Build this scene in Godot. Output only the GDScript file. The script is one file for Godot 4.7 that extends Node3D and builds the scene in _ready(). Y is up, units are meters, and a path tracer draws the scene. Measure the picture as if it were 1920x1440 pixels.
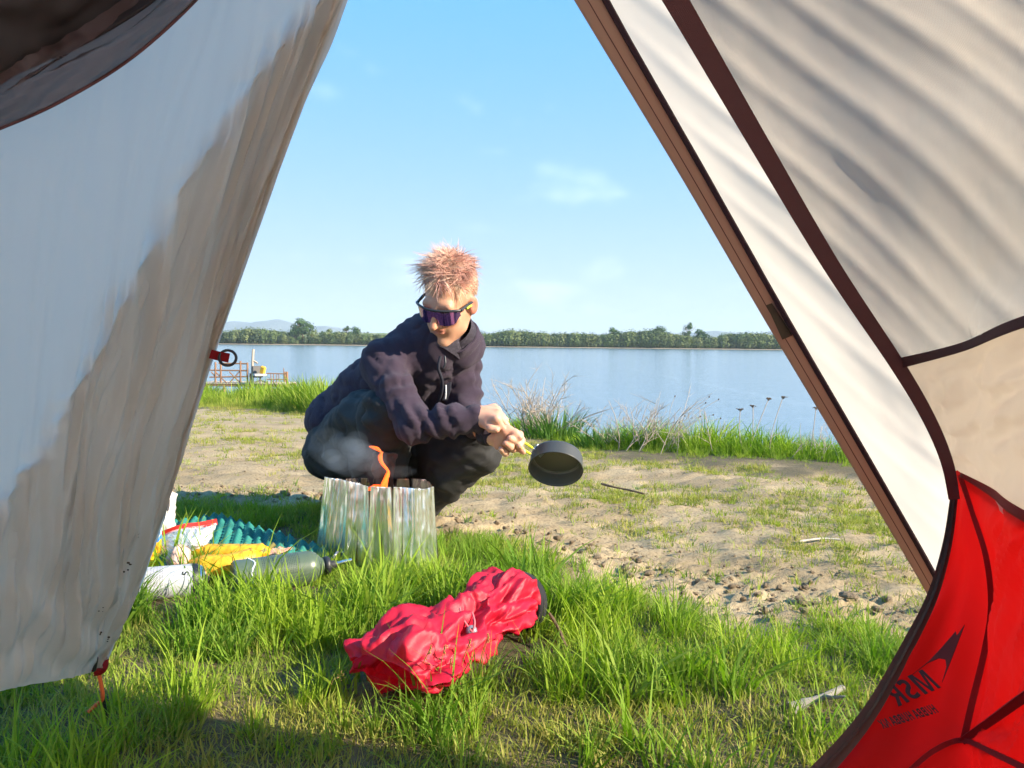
extends Node3D
# A lakeside camp seen from inside a tent: world axes in metres, y up, the camera at x = z = 0 looking along -z, the meadow at y = 0.

var rng := RandomNumberGenerator.new()
var rough_noise := FastNoiseLite.new()
var soft_noise := FastNoiseLite.new()
var M := {}
var used_names := {}

func _ready() -> void:
	rng.seed = 71
	rough_noise.seed = 5
	rough_noise.frequency = 1.0
	rough_noise.fractal_octaves = 3
	soft_noise.seed = 9
	soft_noise.frequency = 1.0
	soft_noise.fractal_type = FastNoiseLite.FRACTAL_NONE
	set_view_and_light()
	make_materials()
	build_ground()
	build_far_shore()
	build_tent()
	build_person()
	build_kit()
	build_dock()
	build_weeds()
	build_grass()
	build_stones()

func set_view_and_light() -> void:
	var cam := Camera3D.new()
	cam.name = "camera"
	cam.position = Vector3(0, 0.55, 0)
	cam.rotation_degrees = Vector3(-3.18, 0, 0.6)
	cam.fov = 56.82
	cam.near = 0.05
	cam.far = 30000.0
	add_child(cam)
	cam.current = true
	var sun := DirectionalLight3D.new()
	sun.name = "sun"
	sun.light_energy = 1.48
	sun.light_color = Color(1.0, 0.945, 0.85)
	sun.light_angular_distance = 0.5
	sun.shadow_enabled = true
	add_child(sun)
	sun.look_at_from_position(Vector3.ZERO, Vector3(-0.83, -0.47, -0.3), Vector3.UP)
	var sky_mat := ProceduralSkyMaterial.new()
	sky_mat.sky_top_color = Color(0.285, 0.6, 0.86)
	sky_mat.sky_horizon_color = Color(0.735, 0.79, 0.82)
	sky_mat.sky_curve = 0.172
	sky_mat.sky_energy_multiplier = 0.8
	sky_mat.ground_bottom_color = Color(0.4, 0.4, 0.3)
	sky_mat.ground_horizon_color = Color(0.66, 0.7, 0.7)
	sky_mat.sun_angle_max = 3.0
	sky_mat.sky_cover = sky_clouds()
	sky_mat.sky_cover_modulate = Color(1, 1, 1, 0.75)
	var sky := Sky.new()
	sky.sky_material = sky_mat
	var env := Environment.new()
	env.background_mode = Environment.BG_SKY
	env.sky = sky
	env.tonemap_mode = Environment.TONE_MAPPER_LINEAR
	env.tonemap_exposure = 2.92
	env.sdfgi_enabled = true
	env.ssao_enabled = true
	env.ssil_enabled = true
	env.fog_enabled = true
	env.fog_density = 0.00009
	env.fog_light_color = Color(0.84, 0.93, 1.0)
	env.volumetric_fog_enabled = true
	env.volumetric_fog_density = 0.0
	var around := WorldEnvironment.new()
	around.name = "surroundings"
	around.environment = env
	add_child(around)

func sky_clouds() -> ImageTexture:
	# thin high cloud: streaks of uneven density over the whole sky, plus the few wisps that stand over the lake
	var w := 1024
	var h := 512
	var im := Image.create(w, h, false, Image.FORMAT_RGBA8)
	var n := FastNoiseLite.new()
	n.seed = 21
	n.frequency = 1.0
	n.fractal_octaves = 5
	# degrees right of straight ahead, degrees up, half width, half height, strength
	var wisps := [[-13.3, 21.0, 3.2, 0.8, 1.0], [-15.6, 10.1, 2.4, 0.5, 0.9], [12.0, 10.3, 4.4, 0.6, 0.6], [9.5, 7.9, 6.5, 0.6, 0.9], [-18, 18.2, 1.8, 0.4, 0.35],
		[3.0, 6.6, 7.0, 0.5, 0.9], [14.0, 6.0, 7.0, 1.1, 1.0], [-16, 7.0, 6.0, 0.6, 0.6], [7.5, 4.6, 10.0, 0.9, 0.8], [-12, 4.4, 8.0, 0.5, 0.6]]
	for y in h:
		var el := 90.0 - (y + 0.5) / h * 180.0
		if el < -1.0:
			continue
		for x in w:
			var az := (x + 0.5) / w * 360.0 - 180.0
			var s := clampf(el / 4.0, 0.0, 1.0)
			var q := Vector3(sin(deg_to_rad(az)), 0, cos(deg_to_rad(az)))
			var v := n.get_noise_3d(q.x * 3.2, el * 0.14, q.z * 3.2) * 0.6 + n.get_noise_3d(q.x * 9.0 + 7.0, el * 0.4 + az * 0.02, q.z * 9.0) * 0.4
			var a := maxf(0.0, v - 0.17) * 0.6 * (0.35 + 0.65 * (1.0 - clampf((el - 4.0) / 30.0, 0.0, 1.0)))
			if absf(az) < 40.0 and el < 30.0:
				var ragged := n.get_noise_2d(az * 1.3 + el * 2.0, el * 5.0) * 0.9 + n.get_noise_2d(az * 0.5, el * 1.5)
				for wi in wisps:
					var dx: float = (az - wi[0]) / wi[2]
					var dy: float = (el - wi[1] + dx * 0.22 * wi[3]) / wi[3]
					var e := exp(-dx * dx - dy * dy)
					a += e * wi[4] * clampf(0.5 + ragged * 0.6, 0.0, 1.2) * 0.75
			a = clampf(a * s, 0.0, 0.8)
			im.set_pixel(x, y, Color(1, 0.98, 0.95, a))
	return ImageTexture.create_from_image(im)

# ------------------------------------------------------------------ helpers
func numbered(called: String) -> String:
	var k: int = used_names.get(called, 0)
	used_names[called] = k + 1
	return called if k == 0 else "%s_%03d" % [called, k]

func tag(o: Node, label: String, category: String, group := "", kind := "") -> void:
	o.set_meta("label", label)
	if category != "":
		o.set_meta("category", category)
	if group != "":
		o.set_meta("group", group)
	if kind != "":
		o.set_meta("kind", kind)

func thing(called: String, label: String, category: String, at := Vector3.ZERO, group := "") -> Node3D:
	var o := Node3D.new()
	o.name = numbered(called)
	o.position = at
	add_child(o)
	tag(o, label, category, group)
	return o

func put(called: String, mesh: Mesh, material: Material, parent: Node = self, at := Vector3.ZERO) -> MeshInstance3D:
	var o := MeshInstance3D.new()
	o.name = numbered(called) if parent == self else called
	o.mesh = mesh
	o.material_override = material
	parent.add_child(o, true)
	o.position = at - (parent.get_meta("base") if parent.has_meta("base") else Vector3.ZERO)
	return o

# shapes given in world axes: the thing's node stands at its base and the parts' meshes are shifted back
func based(called: String, label: String, category: String, at: Vector3, group := "") -> Node3D:
	var o := thing(called, label, category, at, group)
	o.set_meta("base", at)
	return o

func setting(called: String, mesh: Mesh, material: Material) -> MeshInstance3D:
	var o := put(called, mesh, material)
	o.set_meta("kind", "structure")
	return o

func mat(r: float, g: float, b: float, rough := 0.8, metal := 0.0) -> StandardMaterial3D:
	var m := StandardMaterial3D.new()
	m.albedo_color = Color(r, g, b).linear_to_srgb()
	m.roughness = rough
	m.metallic = metal
	m.cull_mode = BaseMaterial3D.CULL_DISABLED
	return m

func through(m: StandardMaterial3D, r: float, g: float, b: float) -> StandardMaterial3D:
	m.backlight_enabled = true
	m.backlight = Color(r, g, b).linear_to_srgb()
	return m

func noise_map(freq: float, octaves: int, seed_value: int, size := 512, kind := FastNoiseLite.TYPE_SIMPLEX_SMOOTH) -> NoiseTexture2D:
	var n := FastNoiseLite.new()
	n.noise_type = kind
	n.seed = seed_value
	n.frequency = freq
	n.fractal_octaves = octaves
	var t := NoiseTexture2D.new()
	t.width = size
	t.height = size
	t.seamless = true
	t.noise = n
	return t

func tint_map(freq: float, octaves: int, seed_value: int, colors: Array, size := 512, kind := FastNoiseLite.TYPE_SIMPLEX_SMOOTH) -> NoiseTexture2D:
	var t := noise_map(freq, octaves, seed_value, size, kind)
	var g := Gradient.new()
	g.offsets = PackedFloat32Array()
	g.colors = PackedColorArray()
	for i in colors.size():
		g.add_point(float(i) / (colors.size() - 1), colors[i])
	t.color_ramp = g
	return t

func relief(m: StandardMaterial3D, tex: Texture2D, centimetres: float, tiles: float, world := true) -> StandardMaterial3D:
	m.heightmap_enabled = true
	m.heightmap_texture = tex
	m.heightmap_scale = centimetres
	m.uv1_triplanar = true
	m.uv1_world_triplanar = world
	m.uv1_scale = Vector3.ONE * tiles
	return m

func skin_of(v: PackedVector3Array, idx: PackedInt32Array, cols := PackedColorArray(), uvs := PackedVector2Array(), into: ArrayMesh = null) -> ArrayMesh:
	# smooth normals from the faces round each vertex
	var n := PackedVector3Array()
	n.resize(v.size())
	for i in range(0, idx.size(), 3):
		var a := v[idx[i]]
		var f := (v[idx[i + 2]] - a).cross(v[idx[i + 1]] - a)
		n[idx[i]] += f
		n[idx[i + 1]] += f
		n[idx[i + 2]] += f
	for i in n.size():
		n[i] = n[i].normalized() if n[i].length_squared() > 1e-20 else Vector3.UP
	var arr := []
	arr.resize(Mesh.ARRAY_MAX)
	arr[Mesh.ARRAY_VERTEX] = v
	arr[Mesh.ARRAY_NORMAL] = n
	arr[Mesh.ARRAY_INDEX] = idx
	if cols.size():
		arr[Mesh.ARRAY_COLOR] = cols
	if uvs.size():
		arr[Mesh.ARRAY_TEX_UV] = uvs
	var m := into if into else ArrayMesh.new()
	m.add_surface_from_arrays(Mesh.PRIMITIVE_TRIANGLES, arr)
	return m

class Shape:
	var v := PackedVector3Array()
	var i := PackedInt32Array()
	var c := PackedColorArray()
	var col := Color(1, 1, 1)
	func vert(p: Vector3) -> int:
		v.append(p)
		c.append(col)
		return v.size() - 1
	func quad(a: int, b: int, d: int, e: int) -> void:
		i.append_array([a, b, d, a, d, e])
	func box(centre: Vector3, size: Vector3, basis := Basis.IDENTITY, cut := 0.0) -> void:
		# each face has its own corners, so edges stay crisp; cut chamfers the twelve edges
		var h := size / 2.0
		var axes := [Vector3.RIGHT, Vector3.UP, Vector3.BACK]
		var k := minf(cut, minf(h.x, minf(h.y, h.z)) * 0.9)
		var face := func(pts: Array):
			var f := []
			for p in pts:
				f.append(vert(centre + basis * p))
			if f.size() == 4:
				quad(f[0], f[1], f[2], f[3])
			else:
				i.append_array(f)
		for ax in 3:
			var u := (ax + 1) % 3
			var w := (ax + 2) % 3
			for s in [-1.0, 1.0]:
				var n: Vector3 = axes[ax] * h[ax] * s
				var a: Vector3 = axes[u] * (h[u] - k)
				var b: Vector3 = axes[w] * (h[w] - k)
				var loop := [n - a - b, n - a + b, n + a + b, n + a - b]
				if s < 0:
					loop.reverse()
				face.call(loop)
			if k > 0.0:
				for s in [-1.0, 1.0]:
					for t in [-1.0, 1.0]:
						var p0: Vector3 = axes[u] * h[u] * s + axes[w] * (h[w] - k) * t
						var p1: Vector3 = axes[u] * (h[u] - k) * s + axes[w] * h[w] * t
						var l: Vector3 = axes[ax] * (h[ax] - k)
						var loop2 := [p0 - l, p1 - l, p1 + l, p0 + l]
						if s * t > 0:
							loop2.reverse()
						face.call(loop2)
		if k > 0.0:
			for sx in [-1.0, 1.0]:
				for sy in [-1.0, 1.0]:
					for sz in [-1.0, 1.0]:
						var q := Vector3(h.x * sx, h.y * sy, h.z * sz)
						var tri := [q - Vector3(0, k * sy, k * sz), q - Vector3(k * sx, 0, k * sz), q - Vector3(k * sx, k * sy, 0)]
						if sx * sy * sz > 0:
							tri.reverse()
						face.call(tri)
	func tube(pts: PackedVector3Array, radii: PackedFloat32Array, sides := 8, capped := true, flat := 1.0, flat_dir := Vector3.UP) -> void:
		var first := v.size()
		var side := Vector3.ZERO
		for k in pts.size():
			var t := (pts[mini(k + 1, pts.size() - 1)] - pts[maxi(k - 1, 0)]).normalized()
			if k == 0:
				side = t.cross(flat_dir)
				if side.length() < 0.05:
					side = t.cross(Vector3.RIGHT)
			side = (side - t * side.dot(t)).normalized()
			var up := side.cross(t)
			var r := radii[mini(k, radii.size() - 1)]
			for s in sides:
				var a := TAU * s / sides
				vert(pts[k] + side * cos(a) * r + up * sin(a) * r * flat)
		for k in pts.size() - 1:
			for s in sides:
				var s2 := (s + 1) % sides
				quad(first + k * sides + s, first + (k + 1) * sides + s, first + (k + 1) * sides + s2, first + k * sides + s2)
		if capped:
			for e in [0, pts.size() - 1]:
				var m := vert(pts[e])
				var rim := v.size()
				for s in sides:
					vert(v[first + e * sides + s])
				for s in sides:
					var s2 := (s + 1) % sides
					if e == 0:
						i.append_array([m, rim + s, rim + s2])
					else:
						i.append_array([m, rim + s2, rim + s])
	func lathe(profile: PackedVector2Array, at: Transform3D, seg := 32, from := 0.0, turn := TAU) -> void:
		# profile of (radius, height along y)
		var first := v.size()
		var n := profile.size()
		for s in seg + 1:
			var a := from + turn * s / seg
			for p in profile:
				vert(at * Vector3(cos(a) * p.x, p.y, sin(a) * p.x))
		for s in seg:
			for k in n - 1:
				quad(first + s * n + k, first + s * n + k + 1, first + (s + 1) * n + k + 1, first + (s + 1) * n + k)
	func prism(outline: PackedVector2Array, at: Transform3D, depth: float) -> void:
		var tri := Geometry2D.triangulate_polygon(outline)
		for s in [0, 1]:
			var first := v.size()
			for p in outline:
				vert(at * Vector3(p.x, p.y, depth * (s - 0.5)))
			for k in range(0, tri.size(), 3):
				if s == 0:
					i.append_array([first + tri[k], first + tri[k + 1], first + tri[k + 2]])
				else:
					i.append_array([first + tri[k], first + tri[k + 2], first + tri[k + 1]])
		for k in outline.size():
			var p := outline[k]
			var q := outline[(k + 1) % outline.size()]
			quad(vert(at * Vector3(p.x, p.y, -depth / 2)), vert(at * Vector3(p.x, p.y, depth / 2)), vert(at * Vector3(q.x, q.y, depth / 2)), vert(at * Vector3(q.x, q.y, -depth / 2)))

func done(s: Shape, shift := Vector3.ZERO, colored := false) -> ArrayMesh:
	return skin_of(s.v, s.i, s.c if colored else PackedColorArray())

func axis_frame(origin: Vector3, y_axis: Vector3, hint := Vector3.BACK) -> Transform3D:
	var y := y_axis.normalized()
	var x := y.cross(hint)
	if x.length() < 0.01:
		x = y.cross(Vector3.RIGHT)
	x = x.normalized()
	return Transform3D(Basis(x, y, x.cross(y)), origin)

func smooth_path(pts: Array, per := 6) -> PackedVector3Array:
	var out := PackedVector3Array()
	for k in pts.size() - 1:
		var a: Vector3 = pts[maxi(k - 1, 0)]
		var b: Vector3 = pts[k]
		var c: Vector3 = pts[k + 1]
		var d: Vector3 = pts[mini(k + 2, pts.size() - 1)]
		for s in per:
			out.append(b.cubic_interpolate(c, a, d, float(s) / per))
	out.append(pts[pts.size() - 1])
	return out

# a sheet through a net of points (rows of equal length), Catmull-Rom both ways
func on_net(net: Array, u: float, v: float) -> Vector3:
	var nr := net.size() - 1
	var fr := clampf(v, 0.0, 1.0) * nr
	var r := mini(int(fr), nr - 1)
	var col := []
	for k in range(r - 1, r + 3):
		var row: Array = net[clampi(k, 0, nr)]
		var nc := row.size() - 1
		var fc := clampf(u, 0.0, 1.0) * nc
		var c := mini(int(fc), nc - 1)
		col.append((row[c] as Vector3).cubic_interpolate(row[c + 1], row[maxi(c - 1, 0)], row[mini(c + 2, nc)], fc - c))
	return (col[1] as Vector3).cubic_interpolate(col[2], col[0], col[3], fr - r)

func sheet(net: Array, nu: int, nv: int, bulge: Callable, u0 := 0.0, u1 := 1.0, v0 := 0.0, v1 := 1.0, thick := 0.0) -> ArrayMesh:
	var v := PackedVector3Array()
	var uv := PackedVector2Array()
	for j in nv + 1:
		for i in nu + 1:
			var a := lerpf(u0, u1, float(i) / nu)
			var b := lerpf(v0, v1, float(j) / nv)
			var p := on_net(net, a, b)
			var n := (on_net(net, a + 0.01, b) - on_net(net, a - 0.01, b)).cross(on_net(net, a, b + 0.01) - on_net(net, a, b - 0.01)).normalized()
			v.append(p + n * float(bulge.call(a, b, p)))
			uv.append(Vector2(a, b))
	var idx := PackedInt32Array()
	for j in nv:
		for i in nu:
			var q := j * (nu + 1) + i
			idx.append_array([q, q + 1, q + nu + 2, q, q + nu + 2, q + nu + 1])
	if thick > 0.0:
		var m := skin_of(v, idx)
		var nn: PackedVector3Array = m.surface_get_arrays(0)[Mesh.ARRAY_NORMAL]
		var count := v.size()
		for k in count:
			v.append(v[k] - nn[k] * thick)
			uv.append(uv[k])
		var faces := idx.size()
		for k in range(0, faces, 3):
			idx.append_array([idx[k] + count, idx[k + 2] + count, idx[k + 1] + count])
		var rim := []
		for i in nu:
			rim.append([i, i + 1])
			rim.append([nv * (nu + 1) + i + 1, nv * (nu + 1) + i])
		for j in nv:
			rim.append([(j + 1) * (nu + 1), j * (nu + 1)])
			rim.append([j * (nu + 1) + nu, (j + 1) * (nu + 1) + nu])
		for e in rim:
			idx.append_array([e[0], e[1] + count, e[1], e[0], e[0] + count, e[1] + count])
	return skin_of(v, idx, PackedColorArray(), uv)

func flat_bulge(_u: float, _v: float, _p: Vector3) -> float:
	return 0.0

# distance field on a grid, meshed as surface nets
class Field:
	var o: Vector3
	var h: float
	var nx: int
	var ny: int
	var nz: int
	var f: PackedFloat32Array
	func _init(lo: Vector3, hi: Vector3, cell: float) -> void:
		o = lo
		h = cell
		nx = int((hi.x - lo.x) / cell) + 2
		ny = int((hi.y - lo.y) / cell) + 2
		nz = int((hi.z - lo.z) / cell) + 2
		f.resize(nx * ny * nz)
		f.fill(1.0)
	func _span(lo: Vector3, hi: Vector3) -> Array:
		var a := ((lo - o) / h).floor()
		var b := ((hi - o) / h).ceil()
		return [clampi(int(a.x), 0, nx), clampi(int(b.x) + 1, 0, nx), clampi(int(a.y), 0, ny), clampi(int(b.y) + 1, 0, ny), clampi(int(a.z), 0, nz), clampi(int(b.z) + 1, 0, nz)]
	func cap(a: Vector3, b: Vector3, ra: float, rb: float, k := 0.02) -> void:
		var m := Vector3.ONE * (maxf(ra, rb) + k + 2.5 * h)
		var s := _span(a.min(b) - m, a.max(b) + m)
		var ab := b - a
		var inv := 1.0 / maxf(ab.length_squared(), 1e-9)
		for z in range(s[4], s[5]):
			for y in range(s[2], s[3]):
				var at := (z * ny + y) * nx
				var p := o + Vector3(s[0], y, z) * h - a
				for x in range(s[0], s[1]):
					var t := clampf(p.dot(ab) * inv, 0.0, 1.0)
					var d := (p - ab * t).length() - ra - (rb - ra) * t
					var g := f[at + x]
					var e := maxf(k - absf(g - d), 0.0)
					f[at + x] = minf(g, d) - e * e * 0.25 / k
					p.x += h
	func ell(c: Vector3, r: Vector3, basis: Basis, k := 0.02, cut := false) -> void:
		var m := Vector3.ONE * (maxf(r.x, maxf(r.y, r.z)) + k + 2.5 * h)
		var s := _span(c - m, c + m)
		var back := basis.inverse()
		for z in range(s[4], s[5]):
			for y in range(s[2], s[3]):
				var at := (z * ny + y) * nx
				for x in range(s[0], s[1]):
					var q := back * (o + Vector3(x, y, z) * h - c) / r
					var k0 := q.length()
					var k1 := (q / r).length()
					var d := k0 * (k0 - 1.0) / maxf(k1, 1e-6)
					var g := f[at + x]
					if cut:
						d = -d
						var e2 := maxf(k - absf(g - d), 0.0)
						f[at + x] = maxf(g, d) + e2 * e2 * 0.25 / k
					else:
						var e := maxf(k - absf(g - d), 0.0)
						f[at + x] = minf(g, d) - e * e * 0.25 / k
	func net(v: PackedVector3Array, idx: PackedInt32Array) -> Array:
		var cell := {}
		var st := [1, nx, nx * ny]
		var corner := [0, 1, nx, nx + 1, nx * ny, nx * ny + 1, nx * ny + nx, nx * ny + nx + 1]
		var edges := [[0, 1], [2, 3], [4, 5], [6, 7], [0, 2], [1, 3], [4, 6], [5, 7], [0, 4], [1, 5], [2, 6], [3, 7]]
		var off := [Vector3(0, 0, 0), Vector3(1, 0, 0), Vector3(0, 1, 0), Vector3(1, 1, 0), Vector3(0, 0, 1), Vector3(1, 0, 1), Vector3(0, 1, 1), Vector3(1, 1, 1)]
		var lim := h * 2.2
		for z in nz - 1:
			for y in ny - 1:
				var row := (z * ny + y) * nx
				for x in nx - 1:
					var at := row + x
					if absf(f[at]) > lim:
						continue
					var neg := 0
					for cc in corner:
						if f[at + cc] < 0.0:
							neg += 1
					if neg == 0 or neg == 8:
						continue
					var sum := Vector3.ZERO
					var n := 0
					for e in edges:
						var fa := f[at + corner[e[0]]]
						var fb := f[at + corner[e[1]]]
						if (fa < 0.0) != (fb < 0.0):
							sum += (off[e[0]] as Vector3).lerp(off[e[1]], fa / (fa - fb))
							n += 1
					cell[at] = v.size()
					v.append(o + (Vector3(x, y, z) + sum / n) * h)
		for at in cell:
			var fa := f[at]
			for ax in 3:
				var fb := f[at + st[ax]]
				if (fa < 0.0) == (fb < 0.0):
					continue
				var du: int = st[(ax + 1) % 3]
				var dv: int = st[(ax + 2) % 3]
				if not (cell.has(at - du) and cell.has(at - dv) and cell.has(at - du - dv)):
					continue
				var a: int = cell[at]
				var b: int = cell[at - du]
				var c: int = cell[at - du - dv]
				var d: int = cell[at - dv]
				if fa < 0.0:
					idx.append_array([a, d, c, a, c, b])
				else:
					idx.append_array([a, b, c, a, c, d])
		return [v, idx]

func make_materials() -> void:
	var grit := noise_map(0.16, 5, 3, 1024)
	var m := mat(1, 1, 1, 0.95)
	m.vertex_color_use_as_albedo = true
	m.albedo_texture = tint_map(0.035, 5, 8, [Color(0.62, 0.6, 0.58), Color(0.86, 0.85, 0.83), Color(0.97, 0.96, 0.94), Color(1, 1, 1)], 1024)
	relief(m, grit, 0.34, 2.1)
	M.earth = m
	m = mat(0.1, 0.175, 0.23, 0.12)
	m.metallic_specular = 1.0
	var ripples := noise_map(0.03, 4, 14)
	relief(m, ripples, 1.0, 1.0)
	m.uv1_scale = Vector3(0.035, 1.0, 0.22)
	M.water = m
	m = mat(1, 1, 1, 0.75)
	m.vertex_color_use_as_albedo = true
	M.blade = through(m, 0.75, 0.9, 0.35)
	m = mat(1, 1, 1, 0.85)
	m.vertex_color_use_as_albedo = true
	M.leaf = through(m, 0.5, 0.6, 0.3)
	m = mat(1, 1, 1, 0.95)
	m.vertex_color_use_as_albedo = true
	M.land = m
	m = mat(0.09, 0.19, 0.03, 0.7)
	m.vertex_color_use_as_albedo = true
	M.plant = through(m, 0.5, 0.7, 0.3)
	M.stalk = mat(0.55, 0.47, 0.38, 0.85)
	M.seed_head = mat(0.09, 0.055, 0.03, 0.95)
	m = mat(0.45, 0.34, 0.21, 0.92)
	m.albedo_texture = tint_map(0.05, 4, 31, [Color(0.65, 0.62, 0.6), Color(1, 1, 1)])
	M.stone = relief(m, grit, 0.5, 9.0)
	m = mat(0.26, 0.16, 0.09, 0.9)
	M.twig = relief(m, grit, 0.3, 20.0)
	m = mat(0.4, 0.36, 0.31, 0.9)
	M.old_wood = relief(m, grit, 0.3, 14.0)

func along(xs: Array, x: float) -> float:
	if x <= xs[0][0]:
		return xs[0][1]
	for k in xs.size() - 1:
		if x < xs[k + 1][0]:
			return lerpf(xs[k][1], xs[k + 1][1], (x - xs[k][0]) / (xs[k + 1][0] - xs[k][0]))
	return xs[xs.size() - 1][1]

# how far ahead (metres along -z) the dirt track begins and ends, and where the bank breaks off, for each x
const NEAR_EDGE := [[-9.0, 4.5], [-3.0, 2.8], [-0.97, 2.4], [-0.5, 2.25], [-0.18, 2.0], [0.19, 1.66], [0.42, 1.47], [0.76, 1.22], [1.5, 0.65], [3.0, -0.7], [9.0, -5.2]]
const FAR_EDGE := [[-14.0, 18.0], [-4.6, 11.6], [-2.4, 9.0], [-0.05, 5.5], [0.43, 4.1], [1.33, 3.3], [3.0, 2.3], [9.0, -2.0]]
const BANK_EDGE := [[-40.0, 34.0], [-15.0, 26.0], [-9.0, 21.5], [-5.6, 17.5], [-3.6, 13.0], [-2.6, 10.4], [-0.05, 6.9], [0.43, 5.5], [1.33, 4.6], [3.0, 3.8], [9.0, 0.5], [40.0, -12.0]]

func track(x: float, d: float) -> float:
	var wob := soft_noise.get_noise_2d(x * 2.3, d * 2.3) * 0.16 + soft_noise.get_noise_2d(x * 9.0, d * 9.0) * 0.07
	var a := smoothstep(-0.12, 0.16, d + wob - along(NEAR_EDGE, x))
	return a * (1.0 - smoothstep(-0.12, 0.25, d + wob * (1.0 + d * 0.25) - along(FAR_EDGE, x)))

func height_at(x: float, z: float) -> float:
	var d := -z
	var s := maxf(0.0, d - 2.2)
	var y := -0.07 * s * s / (s + 1.2)
	var t := track(x, d)
	y += soft_noise.get_noise_2d(x * 1.1, d * 1.1) * 0.012
	if d < 7.0:
		# ruts run along the track; clods lie where wheels broke its near edge
		var along_track := (d - along(NEAR_EDGE, x))
		y -= t * (0.022 + 0.012 * sin(along_track * 5.2 + soft_noise.get_noise_2d(x * 0.8, d * 0.8) * 1.5))
		y += t * rough_noise.get_noise_2d(x * 7.0 + d * 3.0, d * 11.0) * 0.016
		y += t * absf(rough_noise.get_noise_2d(x * 22.0, d * 30.0)) * 0.02 * (0.4 + 1.3 * exp(-pow((along_track - 0.25) / 0.2, 2.0)))
	var over := d - along(BANK_EDGE, x)
	if over > -0.5:
		y = lerpf(y, -3.4, smoothstep(-0.3, 3.0, over))
	return y

func build_ground() -> void:
	var v := PackedVector3Array()
	var col := PackedColorArray()
	var idx := PackedInt32Array()
	var rows := []
	for k in 14:
		rows.append(-40.0 + 40.3 * k / 14.0)
	var d := 0.3
	while d < 60.0:
		rows.append(d)
		d += 0.006 + maxf(d - 0.9, 0.0) * 0.0085 if d < 8.0 else d * 0.03
	rows.append(80.0)
	var nx := 300
	for dd in rows:
		var half: float = 1.3 + absf(dd) * 0.95
		for i in nx + 1:
			var q := float(i) / nx * 2.0 - 1.0
			var x := q * half if absf(q) < 0.97 else signf(q) * lerpf(half * 0.97, 60.0 + half, (absf(q) - 0.97) / 0.03)
			v.append(Vector3(x, height_at(x, -dd), -dd))
			var t := track(x, dd)
			var n := rough_noise.get_noise_2d(x * 3.0, dd * 3.0)
			var soil := Color(0.1, 0.085, 0.04).lerp(Color(0.17, 0.13, 0.07), clampf(0.5 + n, 0, 1))
			var dirt := Color(0.5, 0.385, 0.235).lerp(Color(0.36, 0.27, 0.155), clampf(0.5 + 1.2 * rough_noise.get_noise_2d(x * 1.7 + 9.0, dd * 4.0), 0, 1))
			col.append(soil.lerp(dirt, t))
	for j in rows.size() - 1:
		for i in nx:
			var q := j * (nx + 1) + i
			idx.append_array([q, q + nx + 2, q + 1, q, q + nx + 1, q + nx + 2])
	setting("ground", skin_of(v, idx, col), M.earth)
	var s := Shape.new()
	var corners := [Vector3(-1600, -2.5, 14), Vector3(1600, -2.5, 14), Vector3(1600, -2.5, -840), Vector3(-1600, -2.5, -840)]
	for c in corners:
		s.vert(c)
	s.quad(0, 3, 2, 1)
	setting("lake_water", done(s), M.water)

func far_height(x: float, d: float) -> float:
	if d < 816.0:
		return lerpf(-4.0, -1.4, (d - 780.0) / 36.0)
	var rise := (d - 816.0) / 1200.0
	return -1.4 + 26.0 * pow(clampf(rise, 0.0, 1.0), 1.4) + soft_noise.get_noise_2d(x * 0.0016, d * 0.002) * 9.0 * clampf(rise * 2.0, 0.0, 1.0)

func ridge(called: String, d: float, base: float, peak: float, freq: float, seed_shift: float, color: Color) -> void:
	# a mountain range as a real slope, 1.5 km deep from foot to crest
	var v := PackedVector3Array()
	var col := PackedColorArray()
	var idx := PackedInt32Array()
	var nx := 260
	var nz := 14
	for j in nz + 1:
		for i in nx + 1:
			var x := (float(i) / nx - 0.5) * d * 2.6
			var t := float(j) / nz
			var crest := maxf(0.0, rough_noise.get_noise_2d(x * freq + seed_shift, seed_shift) * 0.9 + 0.42) * peak
			var rock := rough_noise.get_noise_3d(x * freq * 5.0, t * 3.0, seed_shift) * 0.1 * peak * sin(t * PI)
			v.append(Vector3(x, base + crest * sin(minf(t * 1.35, 1.0) * PI / 2.0) * (1.0 if t < 0.8 else 1.0 - (t - 0.8) * 1.5) + rock, -d - t * 1500.0))
			col.append(color)
	for j in nz:
		for i in nx:
			var q := j * (nx + 1) + i
			idx.append_array([q, q + nx + 2, q + 1, q, q + nx + 1, q + nx + 2])
	setting(called, skin_of(v, idx, col), M.land)

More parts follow.
